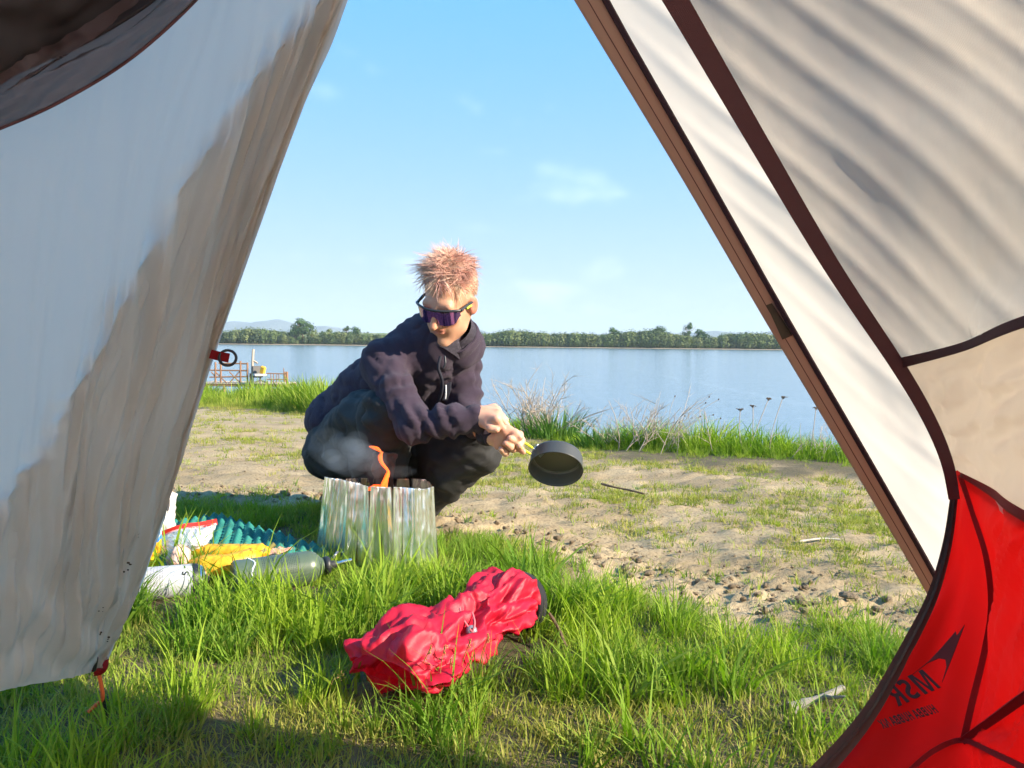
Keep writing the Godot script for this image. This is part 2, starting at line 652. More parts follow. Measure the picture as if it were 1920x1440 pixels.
func crown_mesh(seed_value: int, tall: float, wide: float, lobes: int, leaves: int, tint: Color) -> ArrayMesh:
	# small leaf faces spread through several uneven lobes, with gaps between them
	var r := RandomNumberGenerator.new()
	r.seed = seed_value
	var v := PackedVector3Array()
	var c := PackedColorArray()
	var idx := PackedInt32Array()
	for l in lobes:
		var up := r.randf_range(0.16, 0.88)
		var reach := wide * (1.0 - pow(absf(up - 0.42) * 1.5, 2.0)) * 0.62
		var a := r.randf() * TAU
		var centre := Vector3(cos(a) * reach * r.randf(), up * tall, sin(a) * reach * r.randf())
		var size := r.randf_range(0.2, 0.38) * wide
		var shade := r.randf_range(0.75, 1.25)
		for k in leaves:
			var n := Vector3(r.randfn(), r.randfn() * 0.85, r.randfn()).normalized()
			var p := centre + n * size * pow(r.randf(), 0.33)
			var e := Vector3(r.randfn(), r.randfn(), r.randfn()).normalized()
			var side := n.cross(e).normalized()
			var w := r.randf_range(0.5, 1.0) * wide * 0.085
			var q := v.size()
			v.append_array([p - side * w, p + n.cross(side) * w * 1.3, p + side * w])
			var cc := tint * (shade * r.randf_range(0.8, 1.2))
			cc.a = 1.0
			c.append_array([cc, cc, cc])
			idx.append_array([q, q + 1, q + 2])
	return skin_of(v, idx, c)

func trunk_mesh(tall: float, lean: float, limbs: int, seed_value: int) -> ArrayMesh:
	var r := RandomNumberGenerator.new()
	r.seed = seed_value
	var s := Shape.new()
	var top := Vector3(lean, tall * 0.75, 0)
	s.tube(smooth_path([Vector3(0, -0.6, 0), Vector3(lean * 0.3, tall * 0.35, 0), top], 3), PackedFloat32Array([0.45, 0.42, 0.38, 0.33, 0.27, 0.2, 0.12]), 6)
	for k in limbs:
		var t := r.randf_range(0.25, 0.65)
		var from := Vector3(lean * t, tall * t, 0)
		var a := r.randf() * TAU
		s.tube(PackedVector3Array([from, from + Vector3(cos(a), 0.7, sin(a)) * tall * 0.13, from + Vector3(cos(a) * 1.4, 1.5, sin(a) * 1.4) * tall * 0.14]), PackedFloat32Array([0.17, 0.12, 0.05]), 5)
	return done(s)

func build_far_shore() -> void:
	var v := PackedVector3Array()
	var col := PackedColorArray()
	var idx := PackedInt32Array()
	var nx := 220
	var rows := [780.0, 806.0, 812.0, 816.0, 822.0]
	var d := 830.0
	while d < 3400.0:
		rows.append(d)
		d *= 1.022
	for dd in rows:
		for i in nx + 1:
			var x: float = (float(i) / nx - 0.5) * dd * 2.8
			v.append(Vector3(x, far_height(x, dd), -dd))
			var k := soft_noise.get_noise_2d(x * 0.004, dd * 0.011)
			var c := Color(0.17, 0.22, 0.075).lerp(Color(0.26, 0.24, 0.13), clampf(k * 2.0 + 0.5, 0, 1))
			if soft_noise.get_noise_2d(x * 0.012 + 40.0, dd * 0.016) > 0.35:
				c = Color(0.12, 0.22, 0.05)
			if dd < 818.0:
				c = Color(0.24, 0.19, 0.12)
			col.append(c)
	for j in rows.size() - 1:
		for i in nx:
			var q := j * (nx + 1) + i
			idx.append_array([q, q + nx + 2, q + 1, q, q + nx + 1, q + nx + 2])
	setting("far_fields", skin_of(v, idx, col), M.land)
	ridge("hills", 3600.0, 16.0, 70.0, 0.0006, 3.0, Color(0.14, 0.17, 0.12))
	ridge("mountains", 6200.0, 20.0, 330.0, 0.00044, 17.4, Color(0.12, 0.14, 0.14))
	# trees on the far bank: four kinds, each with its own trunk and crown
	var kinds := []
	var kind_words := ["broad rounded dark green", "tall narrow mid green", "low spreading olive green", "pale yellow green"]
	var tints := [Color(0.06, 0.115, 0.035), Color(0.085, 0.15, 0.045), Color(0.11, 0.14, 0.05), Color(0.16, 0.2, 0.06)]
	for k in 4:
		var tall: float = [15.0, 18.0, 9.0, 12.0][k]
		kinds.append([crown_mesh(40 + k, tall, [9.0, 6.0, 8.5, 7.0][k], [15, 15, 12, 13][k], 75, tints[k]), trunk_mesh(tall, [0.8, 0.3, 1.0, -0.6][k], 5, 60 + k)])
	# x in metres along the far bank, kind, size, metres inland
	var spots := []
	var named := [[-252, 0, 1.05, 6, "round dark tree at the left end of the far tree line"], [-243, 0, 1.35, 8, "largest dark tree of the far left clump"], [-232, 3, 1.0, 6, "pale green tree right of the large far left tree"],
		[-214, 3, 1.05, 8, "pale green tree between the far clumps left of the person"], [-192, 1, 0.95, 6, "narrow tree in the clump left of the person's back"], [-183, 0, 0.95, 9, "bare topped round tree in the clump left of the person's back"],
		[118, 0, 1.05, 8, "round dark tree of the far clump above the pan"], [168, 0, 1.15, 6, "wide dark tree in the middle of the far right tree line"], [205, 1, 1.3, 9, "tallest narrow tree of the far right tree line"], [218, 0, 1.0, 7, "round tree just right of the tallest far tree"]]
	for n in named:
		spots.append(n)
	var order := ["first", "second", "third", "fourth", "fifth", "sixth", "seventh", "eighth", "ninth", "tenth", "eleventh", "twelfth", "thirteenth", "fourteenth"]
	for k in 8:
		var kd := rng.randi() % 4
		spots.append([[-330.0, -318.0, -304.0, -291.0, -276.0, -223.0, -203.0, -172.0][k], kd, rng.randf_range(0.55, 0.85), rng.randf_range(4, 30), "%s tree on the far shore, %s small tree from the left flap" % [kind_words[kd], order[k]]])
	for k in 14:
		var kd := rng.randi() % 4
		var x: float = [-28.0, -8.0, 14.0, 38.0, 60.0, 84.0, 100.0, 136.0, 152.0, 186.0, 236.0, 256.0, 276.0, 300.0][k]
		spots.append([x, kd, rng.randf_range(0.55, 0.9), rng.randf_range(4, 40), "%s tree on the far shore, %s small tree right of the person" % [kind_words[kd], order[k]]])
	for sp in spots:
		var kd: int = sp[1]
		var label: String = sp[4]
		var zz: float = -818.0 - sp[3]
		var o := thing("shore_tree", label, "tree", Vector3(sp[0], far_height(sp[0], -zz) - 0.2, zz), "trees along the far shore")
		o.rotation.y = rng.randf() * TAU
		o.scale = Vector3(rng.randf_range(1.0, 1.35), 1, rng.randf_range(1.0, 1.3)) * sp[2] * 1.45
		put("trunk", kinds[kd][1], M.twig, o)
		put("crown", kinds[kd][0], M.leaf, o)
	# the low scrub under them and the hedges inland read as one mass
	var scrub := MultiMesh.new()
	scrub.transform_format = MultiMesh.TRANSFORM_3D
	scrub.use_colors = true
	scrub.mesh = crown_mesh(77, 5.0, 5.5, 9, 45, Color(1, 1, 1))
	scrub.instance_count = 4200
	for k in 4200:
		var inland := rng.randf() < 0.25
		var dd := rng.randf_range(880.0, 1900.0) if inland else 817.5 + pow(rng.randf(), 2.0) * 40.0
		if inland:
			dd = snappedf(dd, 170.0) + rng.randf_range(-6, 6) + 20.0
		var x := rng.randf_range(-0.55, 0.55) * dd * 1.2
		var b := Basis(Vector3.UP, rng.randf() * TAU).scaled(Vector3.ONE * (rng.randf_range(0.6, 1.6) * (1.0 if inland else 2.0) + (0.0 if inland else 1.2 * soft_noise.get_noise_2d(x * 0.01, 9.0))))
		scrub.set_instance_transform(k, Transform3D(b, Vector3(x, far_height(x, dd) - 0.5, -dd)))
		var c := Color(0.1, 0.16, 0.045).lerp(Color(0.21, 0.235, 0.085), rng.randf())
		if rng.randf() < 0.25:
			c = Color(0.07, 0.1, 0.035)
		scrub.set_instance_color(k, c)
	var sc := MultiMeshInstance3D.new()
	sc.name = "shore_scrub"
	sc.multimesh = scrub
	sc.material_override = M.leaf
	add_child(sc)
	tag(sc, "low green scrub growing under the trees along the far shore", "scrub", "", "stuff")

func cloth_mat(r: float, g: float, b: float, t: Color, weave := 0.05) -> StandardMaterial3D:
	var m := mat(r, g, b, 0.7)
	through(m, t.r, t.g, t.b)
	m.metallic_specular = 0.35
	if weave > 0.0:
		relief(m, M.weave, weave * 0.5, 90.0)
	return m

func weave_map() -> ImageTexture:
	var im := Image.create(128, 128, false, Image.FORMAT_L8)
	for y in 128:
		for x in 128:
			var a := sin(x * TAU / 8.0)
			var b := sin(y * TAU / 8.0)
			var over := ((x / 8) + (y / 8)) % 2 == 0
			var k := 0.5 + 0.35 * (a if over else b)
			im.set_pixel(x, y, Color(k, k, k))
	return ImageTexture.create_from_image(im)

func line_map() -> ImageTexture:
	# fine ribs of the netting
	var im := Image.create(64, 64, false, Image.FORMAT_RGBA8)
	for y in 64:
		for x in 64:
			var rib := 0.5 + 0.5 * sin(x * TAU / 8.0)
			im.set_pixel(x, y, Color(1, 1, 1, 0.52 + 0.16 * rib))
	return ImageTexture.create_from_image(im)

# a flat ribbon that follows a sheet: from u0 to u1 across, the whole way along, lifted off it
func ribbon(net: Array, u0: float, u1: float, v0: float, v1: float, lift: float, bulge: Callable, thick := 0.0012) -> ArrayMesh:
	return sheet(net, 4, 90, func(u, v, p): return bulge.call(u, v, p) + lift, u0, u1, v0, v1, thick)

func cord(pts: Array, r: float, per := 8, sides := 8, flat := 1.0) -> ArrayMesh:
	var s := Shape.new()
	s.tube(smooth_path(pts, per), PackedFloat32Array([r]), sides, true, flat)
	return done(s)

func fold_line(v: float) -> float:
	return along([[0.0, 0.02], [0.167, 0.13], [0.333, 0.33], [0.5, 0.49], [0.667, 0.68], [0.833, 0.82], [1.0, 0.9]], v) + soft_noise.get_noise_2d(v * 21.0, 7.0) * 0.022

func left_folds(u: float, v: float, _p: Vector3) -> float:
	var w := soft_noise.get_noise_2d(u * 5.0, v * 2.2) * 0.35
	var pull := smoothstep(0.55, 1.0, v)
	var a := soft_noise.get_noise_2d((u + w * 0.16) * 24.0, v * 2.4 + u * 3.0) * 0.011
	a += soft_noise.get_noise_2d((u + w * 0.1) * 55.0, v * 7.0) * 0.004
	a += rough_noise.get_noise_2d(u * 30.0, v * 34.0) * 0.0012
	# creases that gather at the staked corner
	a *= lerpf(1.0, 0.12, smoothstep(-0.06, 0.1, u - fold_line(v) + soft_noise.get_noise_2d(v * 13.0, 2.0) * 0.03))
	a += exp(-pow((u - fold_line(v)) / 0.035, 2.0)) * 0.004 * soft_noise.get_noise_2d(v * 30.0, u * 9.0)
	var ang := atan2(1.02 - v, u + 0.02)
	a += sin(ang * 26.0 + w * 9.0) * 0.006 * pull * clampf((u + 1.0 - v) * 3.0, 0.1, 1.0)
	return a * clampf(u * 14.0 + 0.15, 0.0, 1.0) * clampf((1.0 - v) * 9.0 + 0.12, 0.0, 1.0)

func right_folds(u4: float, v: float, _p: Vector3) -> float:
	var u := u4 * 4.0 / 3.0
	# long slack folds run down and back from the door edge
	var q := v * 14.0 - u4 * 13.0 + 0.25 * soft_noise.get_noise_2d(u * 2.0, v * 3.0)
	var high := 1.0 - smoothstep(0.3, 0.55, v)
	var a := pow(0.5 + 0.5 * sin(q * TAU), 2.6) * (0.0008 + 0.002 * high) + soft_noise.get_noise_2d(u * 3.0, v * 6.0) * 0.006
	a += rough_noise.get_noise_2d(u * 16.0, v * 26.0) * 0.0006
	return a * clampf((u - 0.09) * 5.0, 0.0, 1.0)

func soft_folds(u: float, v: float, _p: Vector3) -> float:
	return soft_noise.get_noise_2d(u * 4.0 + 3.0, v * 5.0) * 0.006 + soft_noise.get_noise_2d(u * 13.0, v * 9.0 + u * 6.0) * 0.0022

func red_folds(u: float, v: float, _p: Vector3) -> float:
	return soft_noise.get_noise_2d(u * 5.0 + 13.0, v * 3.0) * 0.006 + (soft_noise.get_noise_2d(u * 22.0 + v * 12.0, v * 5.0) * 0.004) * smoothstep(0.3, 0.5, u)

func build_tent() -> void:
	M.weave = weave_map()
	M.fly = cloth_mat(0.46, 0.43, 0.395, Color(0.95, 0.85, 0.73), 0.0)
	M.beige = cloth_mat(0.52, 0.46, 0.41, Color(0.85, 0.76, 0.66))
	M.red_cloth = cloth_mat(0.3, 0.0015, 0.003, Color(0.85, 0.008, 0.008))
	M.tape = cloth_mat(0.1, 0.045, 0.05, Color(0.05, 0.02, 0.02))
	M.hem = cloth_mat(0.4, 0.275, 0.21, Color(0.6, 0.4, 0.3), 0.09)
	M.piping = cloth_mat(0.04, 0.018, 0.025, Color(0.02, 0.01, 0.01))
	M.zip = cloth_mat(0.10, 0.065, 0.06, Color(0.06, 0.04, 0.04), 0.2)
	M.webbing = cloth_mat(0.22, 0.006, 0.01, Color(0.3, 0.005, 0.005))
	M.orange = mat(0.75, 0.13, 0.03, 0.7)
	M.patch = cloth_mat(0.1, 0.075, 0.05, Color(0.05, 0.04, 0.03), 0.2)
	M.plastic = mat(0.015, 0.015, 0.018, 0.4)
	M.print = mat(0.09, 0.004, 0.006, 0.75)
	M.ink = mat(0.025, 0.004, 0.006, 0.75)
	M.dirt_mark = mat(0.06, 0.045, 0.03, 0.95)
	var net_cloth := mat(0.29, 0.288, 0.295, 0.9)
	net_cloth.transparency = BaseMaterial3D.TRANSPARENCY_ALPHA
	net_cloth.albedo_texture = line_map()
	net_cloth.uv1_scale = Vector3(46, 1, 1)
	M.netting = net_cloth
	var dark := mat(0.018, 0.014, 0.018, 0.8)
	M.dark_cloth = dark
	var sheer := mat(0.06, 0.045, 0.055, 0.8)
	sheer.transparency = BaseMaterial3D.TRANSPARENCY_ALPHA
	sheer.albedo_color.a = 0.86
	M.sheer = sheer

	var tent := based("tent", "open tent seen from inside, pale flaps framing the view, red lower wall", "tent", Vector3(0, 0, -0.4))
	# ---- left half of the door, hanging from the roof down to its stake
	var left := [
		[Vector3(-0.1138, 0.9817, -0.669), Vector3(-0.2014, 0.9353, -0.5923), Vector3(-0.2929, 0.8947, -0.5259), Vector3(-0.3952, 0.8335, -0.4304)],
		[Vector3(-0.1672, 0.8827, -0.7095), Vector3(-0.2528, 0.8461, -0.6434), Vector3(-0.3472, 0.8056, -0.5671), Vector3(-0.4274, 0.7465, -0.4536)],
		[Vector3(-0.2549, 0.7285, -0.7751), Vector3(-0.3251, 0.7071, -0.7088), Vector3(-0.4076, 0.676, -0.6149), Vector3(-0.4609, 0.6406, -0.4838)],
		[Vector3(-0.3536, 0.5502, -0.8573), Vector3(-0.3953, 0.5378, -0.7735), Vector3(-0.4596, 0.5281, -0.6718), Vector3(-0.4992, 0.5239, -0.5143)],
		[Vector3(-0.4322, 0.384, -0.9122), Vector3(-0.4542, 0.3875, -0.8202), Vector3(-0.5005, 0.3918, -0.7103), Vector3(-0.5381, 0.4144, -0.5453)],
		[Vector3(-0.507, 0.22, -0.9582), Vector3(-0.5054, 0.2374, -0.867), Vector3(-0.5456, 0.2612, -0.7491), Vector3(-0.5644, 0.3118, -0.5677)],
		[Vector3(-0.5708, 0.0914, -0.9701), Vector3(-0.5559, 0.1191, -0.8885), Vector3(-0.5728, 0.1577, -0.7704), Vector3(-0.5898, 0.2187, -0.5895)]]
	var door := put("door_panel", sheet(left, 130, 190, left_folds), M.fly, tent)
	door.set_meta("label", "pale wrinkled left door flap of the tent")
	put("hem", ribbon(left, -0.0, 0.05, 0.0, 0.985, -0.003, left_folds), M.fly, door)
	put("zip", ribbon(left, 0.058, 0.07, 0.0, 0.62, -0.003, left_folds), M.fly, door)
	# along its free edge the door is folded back on itself, so the cloth lies double there
	var fold_net := []
	for j in 19:
		var v := j / 18.0
		var row := []
		for i in 7:
			var p := on_net(left, 0.004 + (fold_line(v) - 0.004) * i / 6.0, v * 0.985)
			row.append(p + (p - Vector3(0, 0.55, 0)).normalized() * (0.006 + 0.022 * sin(PI * minf(i / 6.0 + 0.1, 1.0))))
		fold_net.append(row)
	put("folded_layer", sheet(fold_net, 50, 120, func(u, v, p): return soft_noise.get_noise_2d(u * 9.0, v * 7.0) * 0.007), M.fly, door)
	# dark rolled mosquito door in the corner above
	var roll := [
		[Vector3(-0.1998, 0.8582, -0.5509), Vector3(-0.2431, 0.8154, -0.5616), Vector3(-0.2939, 0.7681, -0.559), Vector3(-0.3394, 0.7296, -0.5438), Vector3(-0.3797, 0.7036, -0.5303), Vector3(-0.419, 0.6744, -0.5037)],
		[Vector3(-0.2134, 0.8546, -0.5447), Vector3(-0.2602, 0.8126, -0.5544), Vector3(-0.3084, 0.7765, -0.5524), Vector3(-0.3469, 0.7464, -0.5387), Vector3(-0.3775, 0.723, -0.5254), Vector3(-0.4141, 0.6949, -0.4988)],
		[Vector3(-0.2266, 0.851, -0.5385), Vector3(-0.2734, 0.8135, -0.5485), Vector3(-0.3191, 0.783, -0.5468), Vector3(-0.3508, 0.7539, -0.5331), Vector3(-0.3743, 0.7313, -0.5189), Vector3(-0.4092, 0.7022, -0.4932)],
		[Vector3(-0.2868, 0.8618, -0.5141), Vector3(-0.3088, 0.8318, -0.5124), Vector3(-0.3302, 0.8029, -0.4988), Vector3(-0.3495, 0.7817, -0.4846), Vector3(-0.3681, 0.7652, -0.4717), Vector3(-0.3911, 0.7487, -0.4577)]]
	put("rolled_net", sheet(roll, 60, 24, func(u, v, p): return sin(v * 17.0 + u * 5.0) * 0.004 + soft_noise.get_noise_2d(u * 5.0, v * 9.0) * 0.004, 0, 1, 0.6, 1.0, 0.002), M.dark_cloth, tent)
	put("rolled_net_edge", sheet(roll, 60, 18, soft_folds, 0, 1, 0.0, 0.72), M.sheer, tent)
	put("rolled_net_seam", cord([roll[0][0], roll[0][1], roll[0][2], roll[0][3], roll[0][4], roll[0][5]], 0.0012), M.tape, tent)
	# red tab with a black ring, sewn to the door edge
	var tab := put("tie_tab", tab_mesh([Vector3(-0.361, 0.5348, -0.8515), Vector3(-0.3507, 0.5323, -0.8513), Vector3(-0.3405, 0.5305, -0.8512)], 0.011), M.webbing, tent)
	var ring := TorusMesh.new()
	ring.inner_radius = 0.0078
	ring.outer_radius = 0.0112
	ring.rings = 24
	ring.ring_segments = 10
	var rg := put("ring", ring, M.plastic, tab, Vector3(-0.3411, 0.5305, -0.8512))
	rg.rotation_degrees = Vector3(74, 20, 0)
	# staked corner: folded red webbing, black buckle, cord into the grass
	put("corner_webbing", cord([Vector3(-0.568, 0.1213, -0.8926), Vector3(-0.5658, 0.1089, -0.925), Vector3(-0.568, 0.093, -0.9651)], 0.0048, 6, 8, 0.4), M.webbing, tent)
	put("corner_loop", cord([Vector3(-0.575, 0.1203, -0.9757), Vector3(-0.5665, 0.1049, -0.9708), Vector3(-0.5665, 0.0915, -0.9651), Vector3(-0.5754, 0.0893, -0.9599)], 0.006, 6, 8, 0.4), M.webbing, tent)
	put("corner_patch", sheet([[Vector3(-0.556, 0.1373, -0.9666), Vector3(-0.557, 0.1345, -0.9554), Vector3(-0.5611, 0.1305, -0.9422)], [Vector3(-0.5613, 0.1142, -0.9673), Vector3(-0.5656, 0.1146, -0.9543), Vector3(-0.5715, 0.1185, -0.9325)], [Vector3(-0.5674, 0.0935, -0.9642), Vector3(-0.5704, 0.0981, -0.9494), Vector3(-0.5738, 0.1092, -0.915)]], 10, 10, soft_folds), M.hem, tent)
	put("buckle", buckle_mesh(Vector3(-0.565, 0.1137, -0.9432)), M.plastic, tent)
	put("guy_cord", cord([Vector3(-0.5724, 0.09, -0.965), Vector3(-0.5706, 0.0676, -0.9687), Vector3(-0.5712, 0.0469, -0.9716), Vector3(-0.583, 0.0353, -0.976), Vector3(-0.5912, 0.028, -0.9705)], 0.0028), M.orange, tent)
	put("stake", cord([Vector3(-0.5726, 0.0834, -0.9676), Vector3(-0.5728, 0.0134, -0.9837)], 0.0022, 2), M.plastic, tent)
	# dried mud on the lower left flap
	var marks := [[0.1, 0.755, 0.002], [0.17, 0.75, 0.0016], [0.2, 0.8, 0.002], [0.09, 0.78, 0.0012], [0.05, 0.93, 0.002], [0.1, 0.925, 0.0016], [0.22, 0.9, 0.0015], [0.3, 0.86, 0.001]]
	# ---- right half of the door
	var right := [
		[Vector3(-0.0049, 0.9816, -0.705), Vector3(0.1533, 0.9724, -0.6434), Vector3(0.3342, 0.9749, -0.5614), Vector3(0.4681, 0.9057, -0.4284), Vector3(0.42, 0.88, -0.05)],
		[Vector3(0.0591, 0.8899, -0.72), Vector3(0.1828, 0.8798, -0.6563), Vector3(0.3246, 0.8629, -0.5712), Vector3(0.4513, 0.8213, -0.4357), Vector3(0.5, 0.8, -0.05)],
		[Vector3(0.1632, 0.7412, -0.7417), Vector3(0.262, 0.7401, -0.6756), Vector3(0.3834, 0.7471, -0.5888), Vector3(0.4717, 0.7344, -0.4489), Vector3(0.58, 0.65, -0.05)],
		[Vector3(0.2633, 0.5781, -0.7377), Vector3(0.341, 0.5867, -0.6721), Vector3(0.4313, 0.6007, -0.5847), Vector3(0.5093, 0.6202, -0.4456), Vector3(0.64, 0.45, -0.05)],
		[Vector3(0.3526, 0.433, -0.7296), Vector3(0.4128, 0.452, -0.6646), Vector3(0.4762, 0.4792, -0.578), Vector3(0.5104, 0.511, -0.4395), Vector3(0.68, 0.28, -0.05)],
		[Vector3(0.4446, 0.2908, -0.7368), Vector3(0.4863, 0.3177, -0.6701), Vector3(0.5142, 0.349, -0.5827), Vector3(0.522, 0.4022, -0.4425), Vector3(0.7, 0.12, -0.05)],
		[Vector3(0.5252, 0.167, -0.7599), Vector3(0.542, 0.202, -0.6918), Vector3(0.5536, 0.249, -0.6002), Vector3(0.5437, 0.3156, -0.4557), Vector3(0.7, 0.06, -0.05)],
		[Vector3(0.6025, 0.0371, -0.7928), Vector3(0.605, 0.0823, -0.7152), Vector3(0.6004, 0.1223, -0.6172), Vector3(0.6011, 0.161, -0.4792), Vector3(0.72, 0.0, -0.05)]]
	var fly := put("fly_wall", sheet(right, 110, 200, right_folds), M.fly, tent)
	fly.set_meta("label", "white outer wall of the tent on the right, lit through by the sun")
	put("door_binding", ribbon(right, 0.0, 0.066, 0.0, 0.99, -0.005, right_folds), M.hem, fly)
	put("binding_stitching", ribbon(right, 0.037, 0.039, 0.0, 0.99, -0.0055, right_folds, 0.0006), M.tape, fly)
	put("piping", ribbon(right, 0.068, 0.081, 0.0, 0.99, -0.0075, right_folds, 0.003), M.piping, fly)
	put("tape_patch", sheet([[Vector3(0.2579, 0.5928, -0.7255), Vector3(0.2692, 0.5971, -0.7227)], [Vector3(0.2662, 0.5756, -0.7245), Vector3(0.278, 0.581, -0.7218)], [Vector3(0.2745, 0.5578, -0.7235), Vector3(0.2868, 0.5638, -0.7209)]], 4, 8, flat_bulge, 0, 1, 0, 1, 0.001), M.patch, fly)
	# ---- inner tent on the right: netting above, beige cloth, red tub wall
	var inner := [
		[Vector3(0.0718, 0.8023, -0.4467), Vector3(0.1523, 0.7855, -0.3957), Vector3(0.232, 0.7681, -0.3446), Vector3(0.2817, 0.7446, -0.2932)],
		[Vector3(0.1032, 0.7726, -0.4701), Vector3(0.1815, 0.7593, -0.4273), Vector3(0.25, 0.7364, -0.3679), Vector3(0.2992, 0.7115, -0.3084)],
		[Vector3(0.1753, 0.701, -0.5242), Vector3(0.2393, 0.6942, -0.4737), Vector3(0.2885, 0.6802, -0.4058), Vector3(0.3158, 0.6587, -0.3215)],
		[Vector3(0.2582, 0.6155, -0.5775), Vector3(0.3047, 0.6173, -0.5195), Vector3(0.3204, 0.6136, -0.4362), Vector3(0.3335, 0.6048, -0.3356)],
		[Vector3(0.34, 0.5358, -0.6222), Vector3(0.3455, 0.5512, -0.5489), Vector3(0.3244, 0.5679, -0.4497), Vector3(0.3507, 0.5919, -0.3519)]]
	put("netting", sheet(inner, 60, 90, soft_folds), M.netting, tent)
	var beige := [inner[4],
		[Vector3(0.3689, 0.5016, -0.6373), Vector3(0.3645, 0.5162, -0.563), Vector3(0.3364, 0.535, -0.4569), Vector3(0.3551, 0.558, -0.354)],
		[Vector3(0.3973, 0.4636, -0.6522), Vector3(0.3855, 0.4747, -0.5777), Vector3(0.341, 0.4894, -0.4624), Vector3(0.3597, 0.5045, -0.355)],
		[Vector3(0.4213, 0.4258, -0.6641), Vector3(0.4016, 0.4225, -0.5888), Vector3(0.3483, 0.4297, -0.4731), Vector3(0.3748, 0.4092, -0.3637)]]
	put("inner_wall", sheet(beige, 50, 50, func(u, v, p): return soft_folds(u, v, p) * clampf((1.0 - v) * 5.0, 0.0, 1.0) * clampf(v * 5.0, 0.0, 1.0)), M.beige, tent)
	put("seam_tape", sheet([[Vector3(0.331, 0.5416, -0.6095), Vector3(0.3354, 0.5547, -0.5331), Vector3(0.3135, 0.5715, -0.4349), Vector3(0.3366, 0.5932, -0.3379)], [Vector3(0.3348, 0.5334, -0.609), Vector3(0.3355, 0.5479, -0.5327), Vector3(0.3135, 0.5643, -0.4345), Vector3(0.3367, 0.5882, -0.3376)]], 40, 3, flat_bulge, 0, 1, 0, 1, 0.001), M.tape, tent)
	var tub := [
		[Vector3(0.4136, 0.4391, -0.6569), Vector3(0.3968, 0.4311, -0.5823), Vector3(0.3424, 0.4373, -0.4655), Vector3(0.3677, 0.4162, -0.3571)],
		[Vector3(0.4124, 0.3855, -0.6559), Vector3(0.4039, 0.3899, -0.594), Vector3(0.3518, 0.4097, -0.4739), Vector3(0.3688, 0.4022, -0.3573)],
		[Vector3(0.3952, 0.3156, -0.652), Vector3(0.4072, 0.3252, -0.5944), Vector3(0.354, 0.3646, -0.4714), Vector3(0.369, 0.3885, -0.3566)],
		[Vector3(0.3295, 0.228, -0.6221), Vector3(0.3812, 0.2474, -0.5731), Vector3(0.3523, 0.311, -0.4605), Vector3(0.3693, 0.3611, -0.3551)],
		[Vector3(0.2585, 0.1781, -0.5863), Vector3(0.3606, 0.2082, -0.5549), Vector3(0.3485, 0.2767, -0.4505), Vector3(0.3695, 0.3337, -0.3535)],
		[Vector3(0.181, 0.1091, -0.5364), Vector3(0.3493, 0.1151, -0.5367), Vector3(0.3713, 0.1924, -0.4609), Vector3(0.3701, 0.279, -0.3505)]]
	var tub_wall := put("tub_wall", sheet(tub, 70, 110, func(u, v, p): return red_folds(u, v, p) * clampf(v * 6.0, 0.0, 1.0)), M.red_cloth, tent)
	tub_wall.set_meta("label", "red lower wall of the inner tent with dark print")
	put("seam", seam_mesh([Vector3(0.4092, 0.4349, -0.6416), Vector3(0.4092, 0.4019, -0.6197), Vector3(0.4027, 0.3724, -0.5911), Vector3(0.4041, 0.3334, -0.5849), Vector3(0.4011, 0.2963, -0.5858), Vector3(0.379, 0.2602, -0.5658), Vector3(0.3698, 0.2318, -0.5602)], 0.004), M.webbing, tub_wall)
	put("seam", seam_mesh([Vector3(0.3698, 0.2327, -0.5603), Vector3(0.3644, 0.2713, -0.5203), Vector3(0.3439, 0.3235, -0.4571), Vector3(0.3481, 0.3715, -0.4137)], 0.005), M.webbing, tub_wall)
	put("seam", seam_mesh([Vector3(0.3308, 0.1982, -0.5704), Vector3(0.3504, 0.2193, -0.5675), Vector3(0.3698, 0.2327, -0.5603), Vector3(0.3525, 0.2599, -0.4907), Vector3(0.346, 0.2746, -0.4424)], 0.0035), M.webbing, tub_wall)
	put("top_seam", sheet([[Vector3(0.4016, 0.4399, -0.6299), Vector3(0.3792, 0.441, -0.5568), Vector3(0.3242, 0.4483, -0.441), Vector3(0.3414, 0.4296, -0.3318)], [Vector3(0.4016, 0.4361, -0.6297), Vector3(0.3792, 0.4343, -0.5564), Vector3(0.3243, 0.441, -0.4406), Vector3(0.3414, 0.4233, -0.3315)]], 30, 3, flat_bulge, 0, 1, 0, 1, 0.0008), M.webbing, tub_wall)
	# door tape and zip of the inner tent: runs down the netting, past the beige cloth, round the red wall
	var tape_path := smooth_path([Vector3(0.069, 0.7947, -0.4332), Vector3(0.0999, 0.7662, -0.4567), Vector3(0.1709, 0.6972, -0.511), Vector3(0.2519, 0.6141, -0.5654), Vector3(0.3326, 0.5334, -0.61), Vector3(0.3696, 0.4862, -0.6244), Vector3(0.39, 0.4483, -0.6303), Vector3(0.4022, 0.4146, -0.6375)], 10)
	put("door_tape", strap_mesh(tape_path, 0.0145, 0.009), M.tape, tent)
	var zip_path := smooth_path([Vector3(0.4071, 0.4154, -0.6455), Vector3(0.4037, 0.3702, -0.647), Vector3(0.391, 0.3215, -0.6453), Vector3(0.365, 0.2755, -0.6378), Vector3(0.3274, 0.2314, -0.6183), Vector3(0.2935, 0.2058, -0.5998), Vector3(0.2529, 0.183, -0.5785)], 10)
	put("zip_tape", strap_mesh(zip_path, 0.006, 0.0145), M.zip, tent)
	put("zip_teeth", strap_mesh_lifted(zip_path, 0.0025, 0.005), M.plastic, tent)
